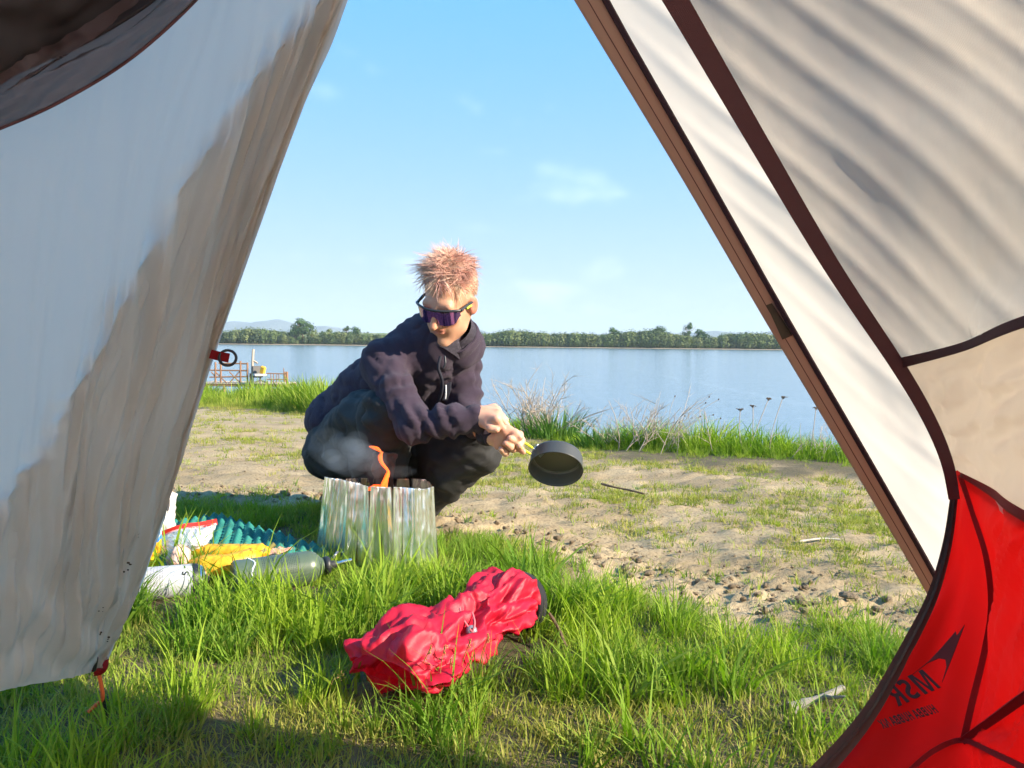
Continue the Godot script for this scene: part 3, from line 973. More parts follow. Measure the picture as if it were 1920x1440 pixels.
	# floor and the rest of the shell, which shades the foreground
	var floor_net := [[Vector3(0.181, 0.1091, -0.5364), Vector3(0.3493, 0.1151, -0.5367), Vector3(0.3701, 0.279, -0.3505)], [Vector3(-0.1, 0.035, -0.5), Vector3(0.3, 0.03, -0.45), Vector3(0.55, 0.05, -0.3)], [Vector3(-0.5, 0.03, -0.3), Vector3(0.1, 0.02, 0.2), Vector3(0.6, 0.03, 0.3)], [Vector3(-0.6, 0.03, 1.6), Vector3(0, 0.02, 1.6), Vector3(0.6, 0.03, 1.6)]]
	put("floor", sheet(floor_net, 20, 40, soft_folds), M.red_cloth, tent)
	var roof := [[left[0][0], left[0][1], left[0][2], left[0][3], Vector3(-0.42, 0.85, 0.1)],
		[Vector3(-0.06, 1.06, -0.56), Vector3(-0.03, 1.06, -0.5), Vector3(0, 1.06, -0.4), Vector3(0, 1.07, -0.1), Vector3(0, 1.07, 0.2)],
		[right[0][0] + Vector3(0.02, -0.03, -0.02), right[0][1] + Vector3(0.04, -0.05, 0), right[0][2] + Vector3(0.05, -0.06, 0), right[0][3] + Vector3(0.06, -0.08, 0), right[0][4] + Vector3(0.06, -0.1, 0)]]
	put("roof", sheet(roof, 30, 20, soft_folds), M.fly, tent)
	var back := []
	for j in 5:
		var z: float = [-0.28, 0.1, 0.6, 1.1, 1.5][j]
		var k: float = [1.0, 1.03, 0.95, 0.7, 0.02][j]
		var row := []
		for i in 9:
			var a := PI * i / 8.0
			row.append(Vector3(-cos(a) * 0.68 * (0.5 + 0.5 * k), 0.03 + 0.97 * pow(sin(a), 0.75) * k, z))
		back.append(row)
	put("rear_canopy", sheet(back, 40, 30, soft_folds), M.fly, tent)
	for mk in marks:
		put("mud_speck", speck_mesh(left, mk), M.dirt_mark, door)
	# print on the red wall, seen from its back
	var x_dir := (on_net(tub, 0.3, 0.5) - on_net(tub, 0.08, 0.53)).normalized()
	var face := x_dir.cross((on_net(tub, 0.19, 0.42) - on_net(tub, 0.19, 0.6)).normalized()).normalized()
	lettering(tub_wall, "MSR", Vector3(0.3479, 0.2308, -0.6052), Vector3(0.3777, 0.2538, -0.5945), face, 0.02, M.ink, true)
	lettering(tub_wall, "HUBBA HUBBA NX", Vector3(0.327, 0.2172, -0.5965), Vector3(0.3687, 0.2371, -0.5875), face, 0.0078, M.ink, false)
	emblem(tub_wall, face)

func tab_mesh(pts: Array, w: float) -> ArrayMesh:
	var p := PackedVector3Array(pts)
	return strap_mesh(smooth_path(pts, 4), w, w, 0.003)

func strap_mesh(path: PackedVector3Array, w0: float, w1: float, thick := 0.0014) -> ArrayMesh:
	# a flat strap facing the inside of the tent
	var s := Shape.new()
	var n := path.size()
	for k in n:
		var t := (path[mini(k + 1, n - 1)] - path[maxi(k - 1, 0)]).normalized()
		var inward := (Vector3(-0.15, 0.62, 0.25) - path[k]).normalized()
		var side := t.cross(inward).normalized()
		var up := side.cross(t)
		var w := lerpf(w0, w1, float(k) / (n - 1)) * 0.5
		for c in [side * w + up * thick, -side * w + up * thick, -side * w - up * thick, side * w - up * thick]:
			s.vert(path[k] + c)
	for k in n - 1:
		for e in 4:
			var e2 := (e + 1) % 4
			s.quad(k * 4 + e, (k + 1) * 4 + e, (k + 1) * 4 + e2, k * 4 + e2)
	return faceted(s)

func strap_mesh_lifted(path: PackedVector3Array, w: float, lift: float) -> ArrayMesh:
	var q := PackedVector3Array()
	for p in path:
		q.append(p + (Vector3(-0.15, 0.62, 0.25) - p).normalized() * lift * 0.5)
	return strap_mesh(q, w, w, 0.0008)

func faceted(s: Shape) -> ArrayMesh:
	var v := PackedVector3Array()
	var idx := PackedInt32Array()
	for k in s.i:
		idx.append(v.size())
		v.append(s.v[k])
	return skin_of(v, idx)

func seam_mesh(pts: Array, w: float) -> ArrayMesh:
	return strap_mesh(smooth_path(pts, 8), w, w * 1.2, 0.0022)

func buckle_mesh(at: Vector3) -> ArrayMesh:
	var s := Shape.new()
	s.box(at + Vector3(0, 0, 0.006), Vector3(0.016, 0.022, 0.006), Basis(Vector3.FORWARD, 0.2), 0.002)
	s.box(at + Vector3(-0.002, 0.014, 0.006), Vector3(0.01, 0.012, 0.005), Basis(Vector3.FORWARD, -0.2), 0.0015)
	return done(s)

func speck_mesh(left: Array, mk: Array) -> ArrayMesh:
	# flakes of mud stuck to the cloth
	var s := Shape.new()
	for k in 4:
		var c := Vector2(mk[0], mk[1]) + Vector2(rng.randfn(), rng.randfn()) * 0.005
		var p := on_net(left, c.x, c.y)
		p += Vector3(0, 0, 1) * (absf(left_folds(c.x, c.y, p)) + 0.002)
		var r: float = mk[2] * rng.randf_range(0.6, 1.3)
		var m := Transform3D(Basis(Vector3.RIGHT, PI / 2).scaled(Vector3(1, rng.randf_range(0.4, 1), 1)), p)
		s.lathe(PackedVector2Array([Vector2(0, 0.001), Vector2(r * 0.7, 0.0008), Vector2(r, 0)]), m, 7)
	return done(s)

func lettering(parent: Node, words: String, from: Vector3, to: Vector3, face: Vector3, tall: float, m: Material, heavy: bool) -> void:
	# the print is on the outer side, so it reads from right to left here
	var f := SystemFont.new()
	f.font_names = PackedStringArray(["Droid Sans"])
	f.font_weight = 700
	f.font_italic = true
	var t := TextMesh.new()
	t.text = words
	t.font = f
	t.font_size = 48
	t.pixel_size = 0.01
	t.depth = 0.02
	t.horizontal_alignment = HORIZONTAL_ALIGNMENT_LEFT
	t.vertical_alignment = VERTICAL_ALIGNMENT_BOTTOM
	var box := t.get_aabb()
	var x := from - to
	var n := face if face.z > 0 else -face
	n = (n - x.normalized() * n.dot(x.normalized())).normalized()
	var up := n.cross(-x).normalized()
	if up.y < 0:
		up = -up
	var slant := up + x.normalized() * 0.25
	var b := Basis(x / box.size.x, slant * (tall / box.size.y), n * 0.04)
	var o := put("lettering", t, m, parent)
	o.transform = Transform3D(b, to + n * 0.006 - b * box.position * Vector3(1, 1, 0))

func emblem(parent: Node, face: Vector3) -> void:
	# a pointed mountain with a curved foot
	var pts := [Vector3(0.3923, 0.3134, -0.6038), Vector3(0.3855, 0.3036, -0.6033), Vector3(0.3848, 0.3074, -0.6055), Vector3(0.3786, 0.2899, -0.6085), Vector3(0.3753, 0.2713, -0.6135), Vector3(0.3693, 0.2528, -0.6205), Vector3(0.3759, 0.2685, -0.6143), Vector3(0.3807, 0.2764, -0.6088), Vector3(0.3853, 0.2764, -0.6048), Vector3(0.3889, 0.2685, -0.6033), Vector3(0.39, 0.2518, -0.6024), Vector3(0.3906, 0.2745, -0.6026)]
	var n := face if face.z > 0 else -face
	var s := Shape.new()
	var o: Vector3 = pts[0]
	var x := Vector3.RIGHT - n * n.x
	x = x.normalized()
	var y := n.cross(x)
	var flat := PackedVector2Array()
	for p in pts:
		flat.append(Vector2((p - o).dot(x), (p - o).dot(y)))
	var mid := Vector3.ZERO
	for p in pts:
		mid += p / pts.size()
	s.prism(flat, Transform3D(Basis(x, y, n), o + n * ((mid - o).dot(n) + 0.007)), 0.0008)
	put("emblem", done(s), M.print, parent)

var head_at := Vector3(-0.1735, 0.6684, -1.9396)
var head_axes: Basis

func H(x: float, y: float, z: float) -> Vector3:
	return head_at + head_axes * Vector3(x, y, z)

func fleece() -> StandardMaterial3D:
	var m := mat(0.042, 0.024, 0.046, 0.95)
	m.rim_enabled = true
	m.rim = 0.45
	m.rim_tint = 0.45
	m.albedo_texture = tint_map(0.16, 3, 51, [Color(0.72, 0.7, 0.72), Color(1, 1, 1)], 256)
	return relief(m, noise_map(0.22, 3, 52, 256), 0.4, 9.0)

func finger(f: Field, joints: Array, r0: float, r1: float) -> void:
	for k in joints.size() - 1:
		var t0 := float(k) / (joints.size() - 1)
		var t1 := float(k + 1) / (joints.size() - 1)
		f.cap(joints[k], joints[k + 1], lerpf(r0, r1, t0), lerpf(r0, r1, t1), 0.005)

func build_person() -> void:
	var face := Vector3(-0.36, -0.5, 0.79).normalized()
	var up := (Vector3(0.19, 1, 0) - face * face.dot(Vector3(0.19, 1, 0))).normalized()
	head_axes = Basis(up.cross(face) * 0.9, up * 0.92, face * 0.92)
	var skin := mat(1, 1, 1, 0.5)
	skin.vertex_color_use_as_albedo = true
	skin.subsurf_scatter_enabled = true
	skin.subsurf_scatter_strength = 0.12
	skin.metallic_specular = 0.4
	var wool := fleece()
	var trouser := mat(0.017, 0.0165, 0.017, 0.8)
	relief(trouser, M.weave, 0.04, 40.0)
	var panel := mat(0.055, 0.052, 0.05, 0.8)
	relief(panel, M.weave, 0.04, 40.0)
	var navy := mat(0.012, 0.012, 0.022, 0.85)
	var lining := mat(0.1, 0.085, 0.12, 0.85)
	lining.albedo_texture = tint_map(0.12, 2, 53, [Color(0.35, 0.33, 0.36), Color(0.5, 0.47, 0.5), Color(1, 1, 1)], 256, FastNoiseLite.TYPE_CELLULAR)
	lining.uv1_triplanar = true
	lining.uv1_world_triplanar = true
	lining.uv1_scale = Vector3.ONE * 6.0
	var who := based("person", "person in dark fleece and sunglasses squatting behind foil windscreen, holding a pan", "person", Vector3(-0.3426, 0, -2.1217))
	# joints
	var pelvis := Vector3(-0.5344, 0.2478, -2.3268)
	var waist := Vector3(-0.4406, 0.3437, -2.252)
	var chest := Vector3(-0.2812, 0.4621, -2.0984)
	var neck := Vector3(-0.2086, 0.5569, -2.0035)
	var sh_r := Vector3(-0.3618, 0.499, -1.9702)
	var sh_l := Vector3(-0.1569, 0.5039, -2.1207)
	var el_r := Vector3(-0.2532, 0.3376, -1.831)
	var wr_r := Vector3(-0.0912, 0.361, -1.8223)
	var el_l := Vector3(-0.1429, 0.3473, -2.0719)
	var wr_l := Vector3(-0.0556, 0.3177, -1.8399)
	var hip_r := Vector3(-0.5508, 0.213, -2.2848)
	var hip_l := Vector3(-0.5069, 0.2017, -2.4044)
	var kn_r := Vector3(-0.3356, 0.3598, -1.9224)
	var an_r := Vector3(-0.397, 0.0749, -2.0768)
	var kn_l := Vector3(-0.1002, 0.246, -2.0162)
	var an_l := Vector3(-0.2773, 0.0702, -2.1767)
	# ---- the body: one skin, finer at head and hands
	var v := PackedVector3Array()
	var ix := PackedInt32Array()
	var f := Field.new(Vector3(-0.75, 0.0, -2.62), Vector3(0.08, 0.75, -1.7), 0.014)
	f.cap(pelvis, waist, 0.06, 0.06)
	f.cap(waist, Vector3(-0.2867, 0.4765, -2.1392), 0.06, 0.065)
	f.cap(Vector3(-0.2867, 0.4765, -2.1392), neck, 0.065, 0.045)
	for b in [[Vector3(-0.2689, 0.5016, -2.1005), sh_r, 0.05, 0.04], [sh_r, el_r, 0.038, 0.03], [el_r, wr_r, 0.03, 0.022], [Vector3(-0.2689, 0.5016, -2.1005), sh_l, 0.05, 0.04], [sh_l, el_l, 0.038, 0.03], [el_l, wr_l, 0.03, 0.022],
			[hip_r, kn_r, 0.065, 0.048], [kn_r, an_r, 0.045, 0.032], [hip_l, kn_l, 0.065, 0.048], [kn_l, an_l, 0.045, 0.032], [pelvis, hip_r, 0.08, 0.07], [pelvis, hip_l, 0.08, 0.07]]:
		f.cap(b[0], b[1], b[2], b[3])
	var got := f.net(v, ix)
	v = got[0]
	ix = got[1]
	var colors := PackedColorArray()
	for k in v.size():
		colors.append(Color(0.55, 0.3, 0.2))
	# head
	f = Field.new(head_at - Vector3(0.14, 0.2, 0.16), head_at + Vector3(0.14, 0.15, 0.16), 0.004)
	f.ell(H(0, 0.038, -0.018), Vector3(0.073, 0.08, 0.092), head_axes, 0.02)
	f.ell(H(0, -0.028, 0.028), Vector3(0.054, 0.082, 0.057), head_axes, 0.02)
	for s in [-1.0, 1.0]:
		f.cap(H(s * 0.049, -0.035, 0.0), H(s * 0.039, -0.072, 0.018), 0.017, 0.013, 0.02)
		f.cap(H(s * 0.039, -0.072, 0.018), H(s * 0.01, -0.108, 0.058), 0.016, 0.013, 0.02)
		f.ell(H(s * 0.04, -0.018, 0.058), Vector3(0.02, 0.016, 0.016), head_axes, 0.018)
		f.ell(H(s * 0.03, 0.004, 0.088), Vector3(0.016, 0.012, 0.012), head_axes, 0.012, true)
		f.ell(H(s * 0.077, -0.006, -0.006), Vector3(0.008, 0.03, 0.018), head_axes * Basis(Vector3.UP, -s * 0.5), 0.008)
		f.ell(H(s * 0.086, -0.002, 0.002), Vector3(0.006, 0.017, 0.009), head_axes, 0.006, true)
		f.ell(H(s * 0.012, -0.036, 0.092), Vector3(0.008, 0.007, 0.01), head_axes, 0.007)
	f.cap(H(-0.036, 0.022, 0.074), H(0.036, 0.022, 0.074), 0.011, 0.011, 0.02)
	f.cap(H(0, 0.012, 0.084), H(0, -0.032, 0.11), 0.008, 0.0095, 0.01)
	f.ell(H(0, -0.108, 0.062), Vector3(0.016, 0.013, 0.014), head_axes, 0.016)
	f.ell(H(0, -0.0535, 0.082), Vector3(0.02, 0.0055, 0.0075), head_axes, 0.006)
	f.ell(H(0, -0.0655, 0.0805), Vector3(0.018, 0.0062, 0.0085), head_axes, 0.006)
	f.ell(H(0, -0.0596, 0.091), Vector3(0.02, 0.0024, 0.008), head_axes, 0.003, true)
	f.cap(H(0, -0.05, -0.03), neck, 0.05, 0.05, 0.03)
	var first := v.size()
	got = f.net(v, ix)
	v = got[0]
	ix = got[1]
	var inv := head_axes.inverse()
	for k in range(first, v.size()):
		var p := inv * (v[k] - head_at)
		var c := Color(0.56, 0.295, 0.185)
		if p.z > 0.07 and absf(p.x) < 0.022 and p.y < -0.049 and p.y > -0.071:
			c = Color(0.46, 0.19, 0.14)
		elif absf(p.x) > 0.072:
			c = Color(0.58, 0.22, 0.15)
		elif p.z > 0.04 and p.y < 0.0 and p.y > -0.05:
			c = Color(0.57, 0.27, 0.165)
		colors.append(c * (1.0 + 0.1 * rough_noise.get_noise_3dv(v[k] * 60.0)))
	# right hand lies across the other forearm, fingers hanging over it
	var hand_r := Vector3(-0.0536, 0.3703, -1.8028)
	first = v.size()
	f = Field.new(Vector3(-0.14, 0.2, -2.02), Vector3(0.09, 0.46, -1.68), 0.0034)
	var x1 := (hand_r - wr_r).normalized()
	f.cap(wr_r - x1 * 0.03, wr_r, 0.024, 0.025, 0.01)
	var knuckles := [Vector3(-0.0469, 0.3835, -1.8536), Vector3(-0.0393, 0.3803, -1.8284), Vector3(-0.0359, 0.3732, -1.803), Vector3(-0.0381, 0.3617, -1.7823)]
	for k in 4:
		var kn: Vector3 = knuckles[k]
		f.cap(wr_r + Vector3(0, 0.004, 0), kn, 0.021, 0.0125, 0.012)
		var mid := kn + Vector3(0.022, -0.024 - 0.003 * k, -0.008)
		var tip := mid + Vector3(-0.006, -0.028, -0.016)
		finger(f, [kn, mid, tip, tip + Vector3(-0.014, -0.014, -0.008)], 0.0098, 0.0074)
	f.cap(wr_r, Vector3(-0.0638, 0.3482, -1.7916), 0.019, 0.012, 0.012)
	finger(f, [Vector3(-0.0695, 0.3503, -1.7967), Vector3(-0.0526, 0.3387, -1.781), Vector3(-0.0377, 0.3354, -1.7758)], 0.012, 0.0085)
	# left hand grips the pan handle: palm up towards the camera, fingers curled round
	var x2 := (Vector3(-0.0149, 0.3096, -1.8095) - wr_l).normalized()
	f.cap(wr_l - x2 * 0.03, wr_l, 0.023, 0.024, 0.01)
	var palm_k := [Vector3(-0.0028, 0.3164, -1.8549), Vector3(-0.0083, 0.3071, -1.8394), Vector3(-0.0136, 0.2973, -1.8288), Vector3(-0.0218, 0.2862, -1.8282)]
	for k in 4:
		f.cap(wr_l + Vector3(0, -0.002, 0), palm_k[k], 0.02, 0.0135, 0.012)
	f.ell(Vector3(-0.0259, 0.312, -1.8116), Vector3(0.024, 0.02, 0.016), Basis.IDENTITY, 0.012)
	finger(f, [palm_k[0], Vector3(0.0208, 0.3157, -1.8398), Vector3(0.0261, 0.3046, -1.8092), Vector3(0.0206, 0.2937, -1.7885)], 0.0108, 0.0088)
	finger(f, [palm_k[1], Vector3(0.0167, 0.2997, -1.8239), Vector3(0.0096, 0.3071, -1.7893), Vector3(-0.0039, 0.3144, -1.7747)], 0.0106, 0.0084)
	finger(f, [palm_k[2], Vector3(0.0045, 0.281, -1.8179), Vector3(-0.0024, 0.2912, -1.7854), Vector3(-0.0145, 0.3022, -1.774)], 0.0102, 0.008)
	finger(f, [palm_k[3], Vector3(-0.0147, 0.2691, -1.8222), Vector3(-0.0185, 0.2762, -1.7936), Vector3(-0.0266, 0.2862, -1.7811)], 0.0094, 0.0074)
	finger(f, [Vector3(-0.0314, 0.321, -1.8051), Vector3(-0.0083, 0.3333, -1.7957), Vector3(0.0094, 0.326, -1.7903), Vector3(0.0217, 0.3157, -1.7868)], 0.0135, 0.0088)
	finger(f, [Vector3(0.0072, 0.2851, -1.8281), Vector3(0.0238, 0.2812, -1.8179), Vector3(0.0306, 0.2752, -1.8125)], 0.009, 0.008)
	got = f.net(v, ix)
	v = got[0]
	ix = got[1]
	for k in range(first, v.size()):
		var red := clampf(0.5 + 0.9 * rough_noise.get_noise_3dv(v[k] * 22.0), 0, 1)
		colors.append(Color(0.6, 0.345, 0.235).lerp(Color(0.55, 0.25, 0.165), red))
	var body := put("body", skin_of(v, ix, colors), skin, who)
	body.set_meta("label", "tanned skin of face and hands")
	# ---- fleece jacket
	v = PackedVector3Array()
	ix = PackedInt32Array()
	f = Field.new(Vector3(-0.72, 0.16, -2.62), Vector3(0.06, 0.82, -1.68), 0.0078)
	f.ell(Vector3(-0.5874, 0.2961, -2.3495), Vector3(0.09, 0.075, 0.15), Basis.IDENTITY, 0.03)
	f.cap(Vector3(-0.5662, 0.3034, -2.3499), Vector3(-0.445, 0.3812, -2.2741), 0.098, 0.108, 0.05)
	f.cap(Vector3(-0.445, 0.3812, -2.2741), Vector3(-0.2899, 0.4764, -2.1392), 0.115, 0.115, 0.05)
	f.cap(Vector3(-0.2899, 0.4764, -2.1392), Vector3(-0.2416, 0.5257, -2.0819), 0.115, 0.1, 0.05)
	f.cap(Vector3(-0.2416, 0.5257, -2.0819), neck, 0.098, 0.07, 0.04)
	f.cap(sh_r, Vector3(-0.2487, 0.5336, -2.0623), 0.058, 0.085, 0.05)
	f.cap(sh_l, Vector3(-0.2332, 0.5337, -2.0623), 0.062, 0.088, 0.05)
	f.cap(Vector3(-0.1845, 0.4779, -2.1293), Vector3(-0.2604, 0.3813, -2.164), 0.07, 0.065, 0.04)
	f.cap(sh_r, Vector3(-0.311, 0.42, -1.8957), 0.061, 0.053, 0.02)
	f.cap(Vector3(-0.311, 0.42, -1.8957), el_r, 0.051, 0.046, 0.018)
	f.cap(el_r, Vector3(-0.1672, 0.3501, -1.8267), 0.046, 0.041, 0.018)
	f.cap(Vector3(-0.1672, 0.3501, -1.8267), Vector3(-0.0912, 0.3597, -1.8222), 0.043, 0.034, 0.018)
	f.cap(sh_l, Vector3(-0.145, 0.4162, -2.0958), 0.06, 0.053, 0.025)
	f.cap(Vector3(-0.145, 0.4162, -2.0958), el_l, 0.053, 0.049, 0.025)
	f.cap(el_l, wr_l - (wr_l - el_l).normalized() * 0.005, 0.052, 0.033, 0.02)
	got = f.net(v, ix)
	v = got[0]
	ix = got[1]
	var jm := skin_of(v, ix)
	var nn: PackedVector3Array = jm.surface_get_arrays(0)[Mesh.ARRAY_NORMAL]
	var elbow_r := el_r
	for k in v.size():
		var p := v[k]
		# slack folds: across the bent elbow and the upper arm, down the back
		var near_el := exp(-pow(p.distance_to(elbow_r + Vector3(0.05, 0.02, 0)) / 0.085, 2.0))
		var near_sh := exp(-pow(p.distance_to(Vector3(-0.3049, 0.4715, -1.8585)) / 0.07, 2.0))
		var near_l := exp(-pow(p.distance_to(Vector3(-0.1146, 0.405, -2.0351)) / 0.09, 2.0))
		var a := sin((p.x * 0.9 + p.y * 0.45) * 165.0 + soft_noise.get_noise_3dv(p * 9.0) * 2.0) * 0.008 * near_el
		a += sin((p.y * 0.9 - p.x * 0.3) * 150.0 + soft_noise.get_noise_3dv(p * 7.0) * 2.5) * 0.007 * (near_sh * 0.7 + near_l)
		a += soft_noise.get_noise_3d(p.x * 14.0, p.y * 9.0, p.z * 9.0) * 0.004 + soft_noise.get_noise_3d(p.x * 30.0 + p.y * 22.0, p.y * 12.0, p.z * 16.0) * 0.003
		a -= pow(1.0 - absf(soft_noise.get_noise_3d(p.x * 11.0 + p.y * 6.0, p.y * 9.0 - p.x * 5.0, p.z * 7.0)), 7.0) * 0.0055
		v[k] = p + nn[k] * a
	var jacket := put("jacket", skin_of(v, ix), wool, who)
	jacket.set_meta("label", "dark purple fleece jacket with standing collar")
	# collar: stands round the neck, open in front, patterned inside
	var c_in := collar_net(0.0)
	put("collar", sheet(c_in, 40, 12, func(u, v2, p): return soft_noise.get_noise_2d(u * 9.0, v2 * 3.0) * 0.004, 0, 1, 0, 1, 0.006), wool, jacket)
	put("collar_lining", sheet(collar_net(-0.008), 40, 10, func(u, v2, p): return soft_noise.get_noise_2d(u * 9.0, v2 * 3.0) * 0.004, 0.02, 0.98, 0.1, 1.02), lining, jacket)
	var gaiter := Shape.new()
	gaiter.tube(smooth_path([H(0, -0.098, -0.008), H(0, -0.13, -0.022), neck.lerp(H(0, -0.13, -0.022), 0.4), neck - Vector3(0, 0.02, 0)], 4), PackedFloat32Array([0.056, 0.058, 0.06, 0.062, 0.064, 0.066, 0.068, 0.07, 0.072]), 24, false)
	put("neck_gaiter", done(gaiter), lining, who)
	# front zip with its pulls, chest pocket and the small chest emblem
	var zip := put("zip", seated(jacket_path([Vector3(-0.1941, 0.5164, -1.9211), Vector3(-0.1995, 0.4846, -1.9193), Vector3(-0.191, 0.4477, -1.9373), Vector3(-0.198, 0.4061, -1.965), Vector3(-0.2216, 0.3647, -1.9928)]), 0.0045), navy, jacket)
	put("zip_pull", cord([Vector3(-0.1811, 0.5167, -1.9061), Vector3(-0.179, 0.4997, -1.9001), Vector3(-0.1832, 0.4854, -1.8993)], 0.0028), M.plastic, zip)
	put("chest_pocket", sheet([[Vector3(-0.1849, 0.438, -1.9818), Vector3(-0.1701, 0.4441, -1.9822)], [Vector3(-0.1877, 0.4156, -1.9806), Vector3(-0.1713, 0.4187, -1.9808)], [Vector3(-0.1968, 0.3898, -1.9842), Vector3(-0.1819, 0.3899, -1.9842)]], 6, 12, flat_bulge, 0, 1, 0, 1, 0.004), navy, jacket)
	put("pocket_zip_pull", cord([Vector3(-0.184, 0.4356, -1.9717), Vector3(-0.1832, 0.4122, -1.9654), Vector3(-0.1846, 0.3974, -1.9646)], 0.0022), mat(0.5, 0.5, 0.5, 0.4), jacket)
	for s in [wr_r, wr_l]:
		var dir: Vector3 = x1 if s == wr_r else x2
		var cf := Shape.new()
		cf.tube(PackedVector3Array([s - dir * 0.022, s - dir * 0.012, s - dir * 0.002, s + dir * 0.002]), PackedFloat32Array([0.034, 0.0355, 0.0345, 0.03]), 20, false)
		put("cuff", done(cf), navy, jacket)
	# ---- trousers
	v = PackedVector3Array()
	ix = PackedInt32Array()
	f = Field.new(Vector3(-0.75, 0.02, -2.66), Vector3(0.06, 0.56, -1.72), 0.0082)
	f.ell(Vector3(-0.5513, 0.2327, -2.346), Vector3(0.115, 0.11, 0.14), Basis.IDENTITY, 0.04)
	f.cap(hip_r, Vector3(-0.4206, 0.3054, -2.0696), 0.115, 0.1, 0.04)
	f.cap(Vector3(-0.4206, 0.3054, -2.0696), kn_r, 0.1, 0.074, 0.04)
	f.cap(Vector3(-0.5614, 0.1984, -2.2439), Vector3(-0.4926, 0.2014, -2.144), 0.085, 0.07, 0.04)
	f.cap(kn_r, Vector3(-0.3686, 0.2267, -1.9751), 0.072, 0.075, 0.03)
	f.cap(Vector3(-0.3686, 0.2267, -1.9751), an_r, 0.078, 0.072, 0.03)
	f.cap(hip_l, Vector3(-0.279, 0.2352, -2.1859), 0.11, 0.09, 0.04)
	f.cap(Vector3(-0.279, 0.2352, -2.1859), kn_l, 0.09, 0.07, 0.04)
	f.cap(kn_l, Vector3(-0.1771, 0.18, -2.0626), 0.068, 0.072, 0.03)
	f.cap(Vector3(-0.1771, 0.18, -2.0626), an_l, 0.074, 0.068, 0.03)
	got = f.net(v, ix)
	v = got[0]
	ix = got[1]
	var tm := skin_of(v, ix)
	nn = tm.surface_get_arrays(0)[Mesh.ARRAY_NORMAL]
	for k in v.size():
		var p := v[k]
		var near := exp(-pow(p.distance_to(Vector3(-0.1332, 0.2426, -1.986)) / 0.1, 2.0))
		var a := soft_noise.get_noise_3d(p.x * 10.0, p.y * 16.0, p.z * 8.0) * 0.007 + soft_noise.get_noise_3d(p.x * 20.0 + p.y * 26.0, p.y * 14.0, p.z * 14.0) * 0.0035
		a += sin((p.y * 0.85 - p.x * 0.5) * 120.0 + soft_noise.get_noise_3dv(p * 8.0) * 2.0) * 0.005 * near
		a -= pow(1.0 - absf(soft_noise.get_noise_3d(p.x * 8.0 + 4.0, p.y * 12.0 + p.x * 5.0, p.z * 7.0)), 7.0) * 0.007
		v[k] = p + nn[k] * a
	var legs := put("trousers", skin_of(v, ix), trouser, who)
	legs.set_meta("label", "black hiking trousers")
	put("shin_panel", sheet([[Vector3(-0.3682, 0.2591, -1.8818), Vector3(-0.338, 0.2595, -1.8718), Vector3(-0.3035, 0.2561, -1.8866)], [Vector3(-0.3726, 0.2118, -1.8891), Vector3(-0.3421, 0.211, -1.8791), Vector3(-0.3133, 0.2086, -1.894)], [Vector3(-0.3894, 0.1274, -1.9445), Vector3(-0.3581, 0.1298, -1.9347), Vector3(-0.3312, 0.1269, -1.9495)]], 14, 20, soft_folds, 0, 1, 0, 1, 0.003), panel, legs)
	put("pocket_zip", cord([Vector3(-0.4507, 0.3213, -1.9954), Vector3(-0.4434, 0.3054, -1.9895), Vector3(-0.4388, 0.2934, -1.9888)], 0.0028), mat(0.2, 0.02, 0.05, 0.6), legs)
	put("thigh_seam", cord([Vector3(-0.4063, 0.3924, -1.9993), Vector3(-0.4282, 0.3707, -2.0031), Vector3(-0.4387, 0.3289, -1.9958), Vector3(-0.4332, 0.2681, -1.9974)], 0.0022), navy, legs)
	# ---- shoes, hidden behind the windscreen
	for a in [[an_r, Vector3(0.03, 0, 0.16)], [an_l - Vector3(0.05, 0, 0), Vector3(-0.01, 0, 0.15)]]:
		var at: Vector3 = a[0]
		var toe: Vector3 = a[1]
		f = Field.new(Vector3(at.x - 0.2, -0.02, at.z - 0.16), Vector3(at.x + 0.22, 0.2, at.z + 0.3), 0.01)
		f.cap(Vector3(at.x, 0.045, at.z), Vector3(at.x, 0.04, at.z) + toe, 0.044, 0.034, 0.03)
		f.cap(Vector3(at.x, 0.05, at.z), Vector3(at.x, 0.12, at.z), 0.045, 0.042, 0.03)
		f.cap(Vector3(at.x, 0.04, at.z) - toe * 0.3, Vector3(at.x, 0.04, at.z), 0.038, 0.04, 0.03)
		got = f.net(PackedVector3Array(), PackedInt32Array())
		put("shoe", skin_of(got[0], got[1]), panel, who)
	build_hair(who)
	build_glasses(who)

func jacket_path(pts: Array) -> PackedVector3Array:
	return smooth_path(pts, 6)

func seated(path: PackedVector3Array, r: float) -> ArrayMesh:
	var s := Shape.new()
	s.tube(path, PackedFloat32Array([r]), 8)
	return done(s)

func collar_net(inside: float) -> Array:
	# from the chin round the back of the neck and back to the chin
	var rows := []
	for j in 3:
		var row := []
		for i in 9:
			var a := lerpf(0.12, TAU - 0.12, i / 8.0)
			var r: float = [0.084, 0.076, 0.072][j] + inside
			var centre := H(-0.002, [-0.19, -0.15, -0.115][j] - 0.016 * cos(a) - 0.012, [-0.035, -0.02, -0.005][j])
			row.append(centre + head_axes * Vector3(sin(a) * r * 0.98, 0, cos(a) * r * 1.08 - 0.01))
		rows.append(row)
	return rows

func strand(s: Shape, root: Vector3, dir: Vector3, curl: Vector3, length: float, width: float, tone: Color) -> void:
	s.col = tone
	var pts := PackedVector3Array()
	var rad := PackedFloat32Array()
	for k in 6:
		var t := k / 5.0
		pts.append(root + dir * length * t + curl * length * t * t)
		rad.append(width * (1.0 - pow(t, 1.5)) + 0.00012)
	s.tube(pts, rad, 3, false)

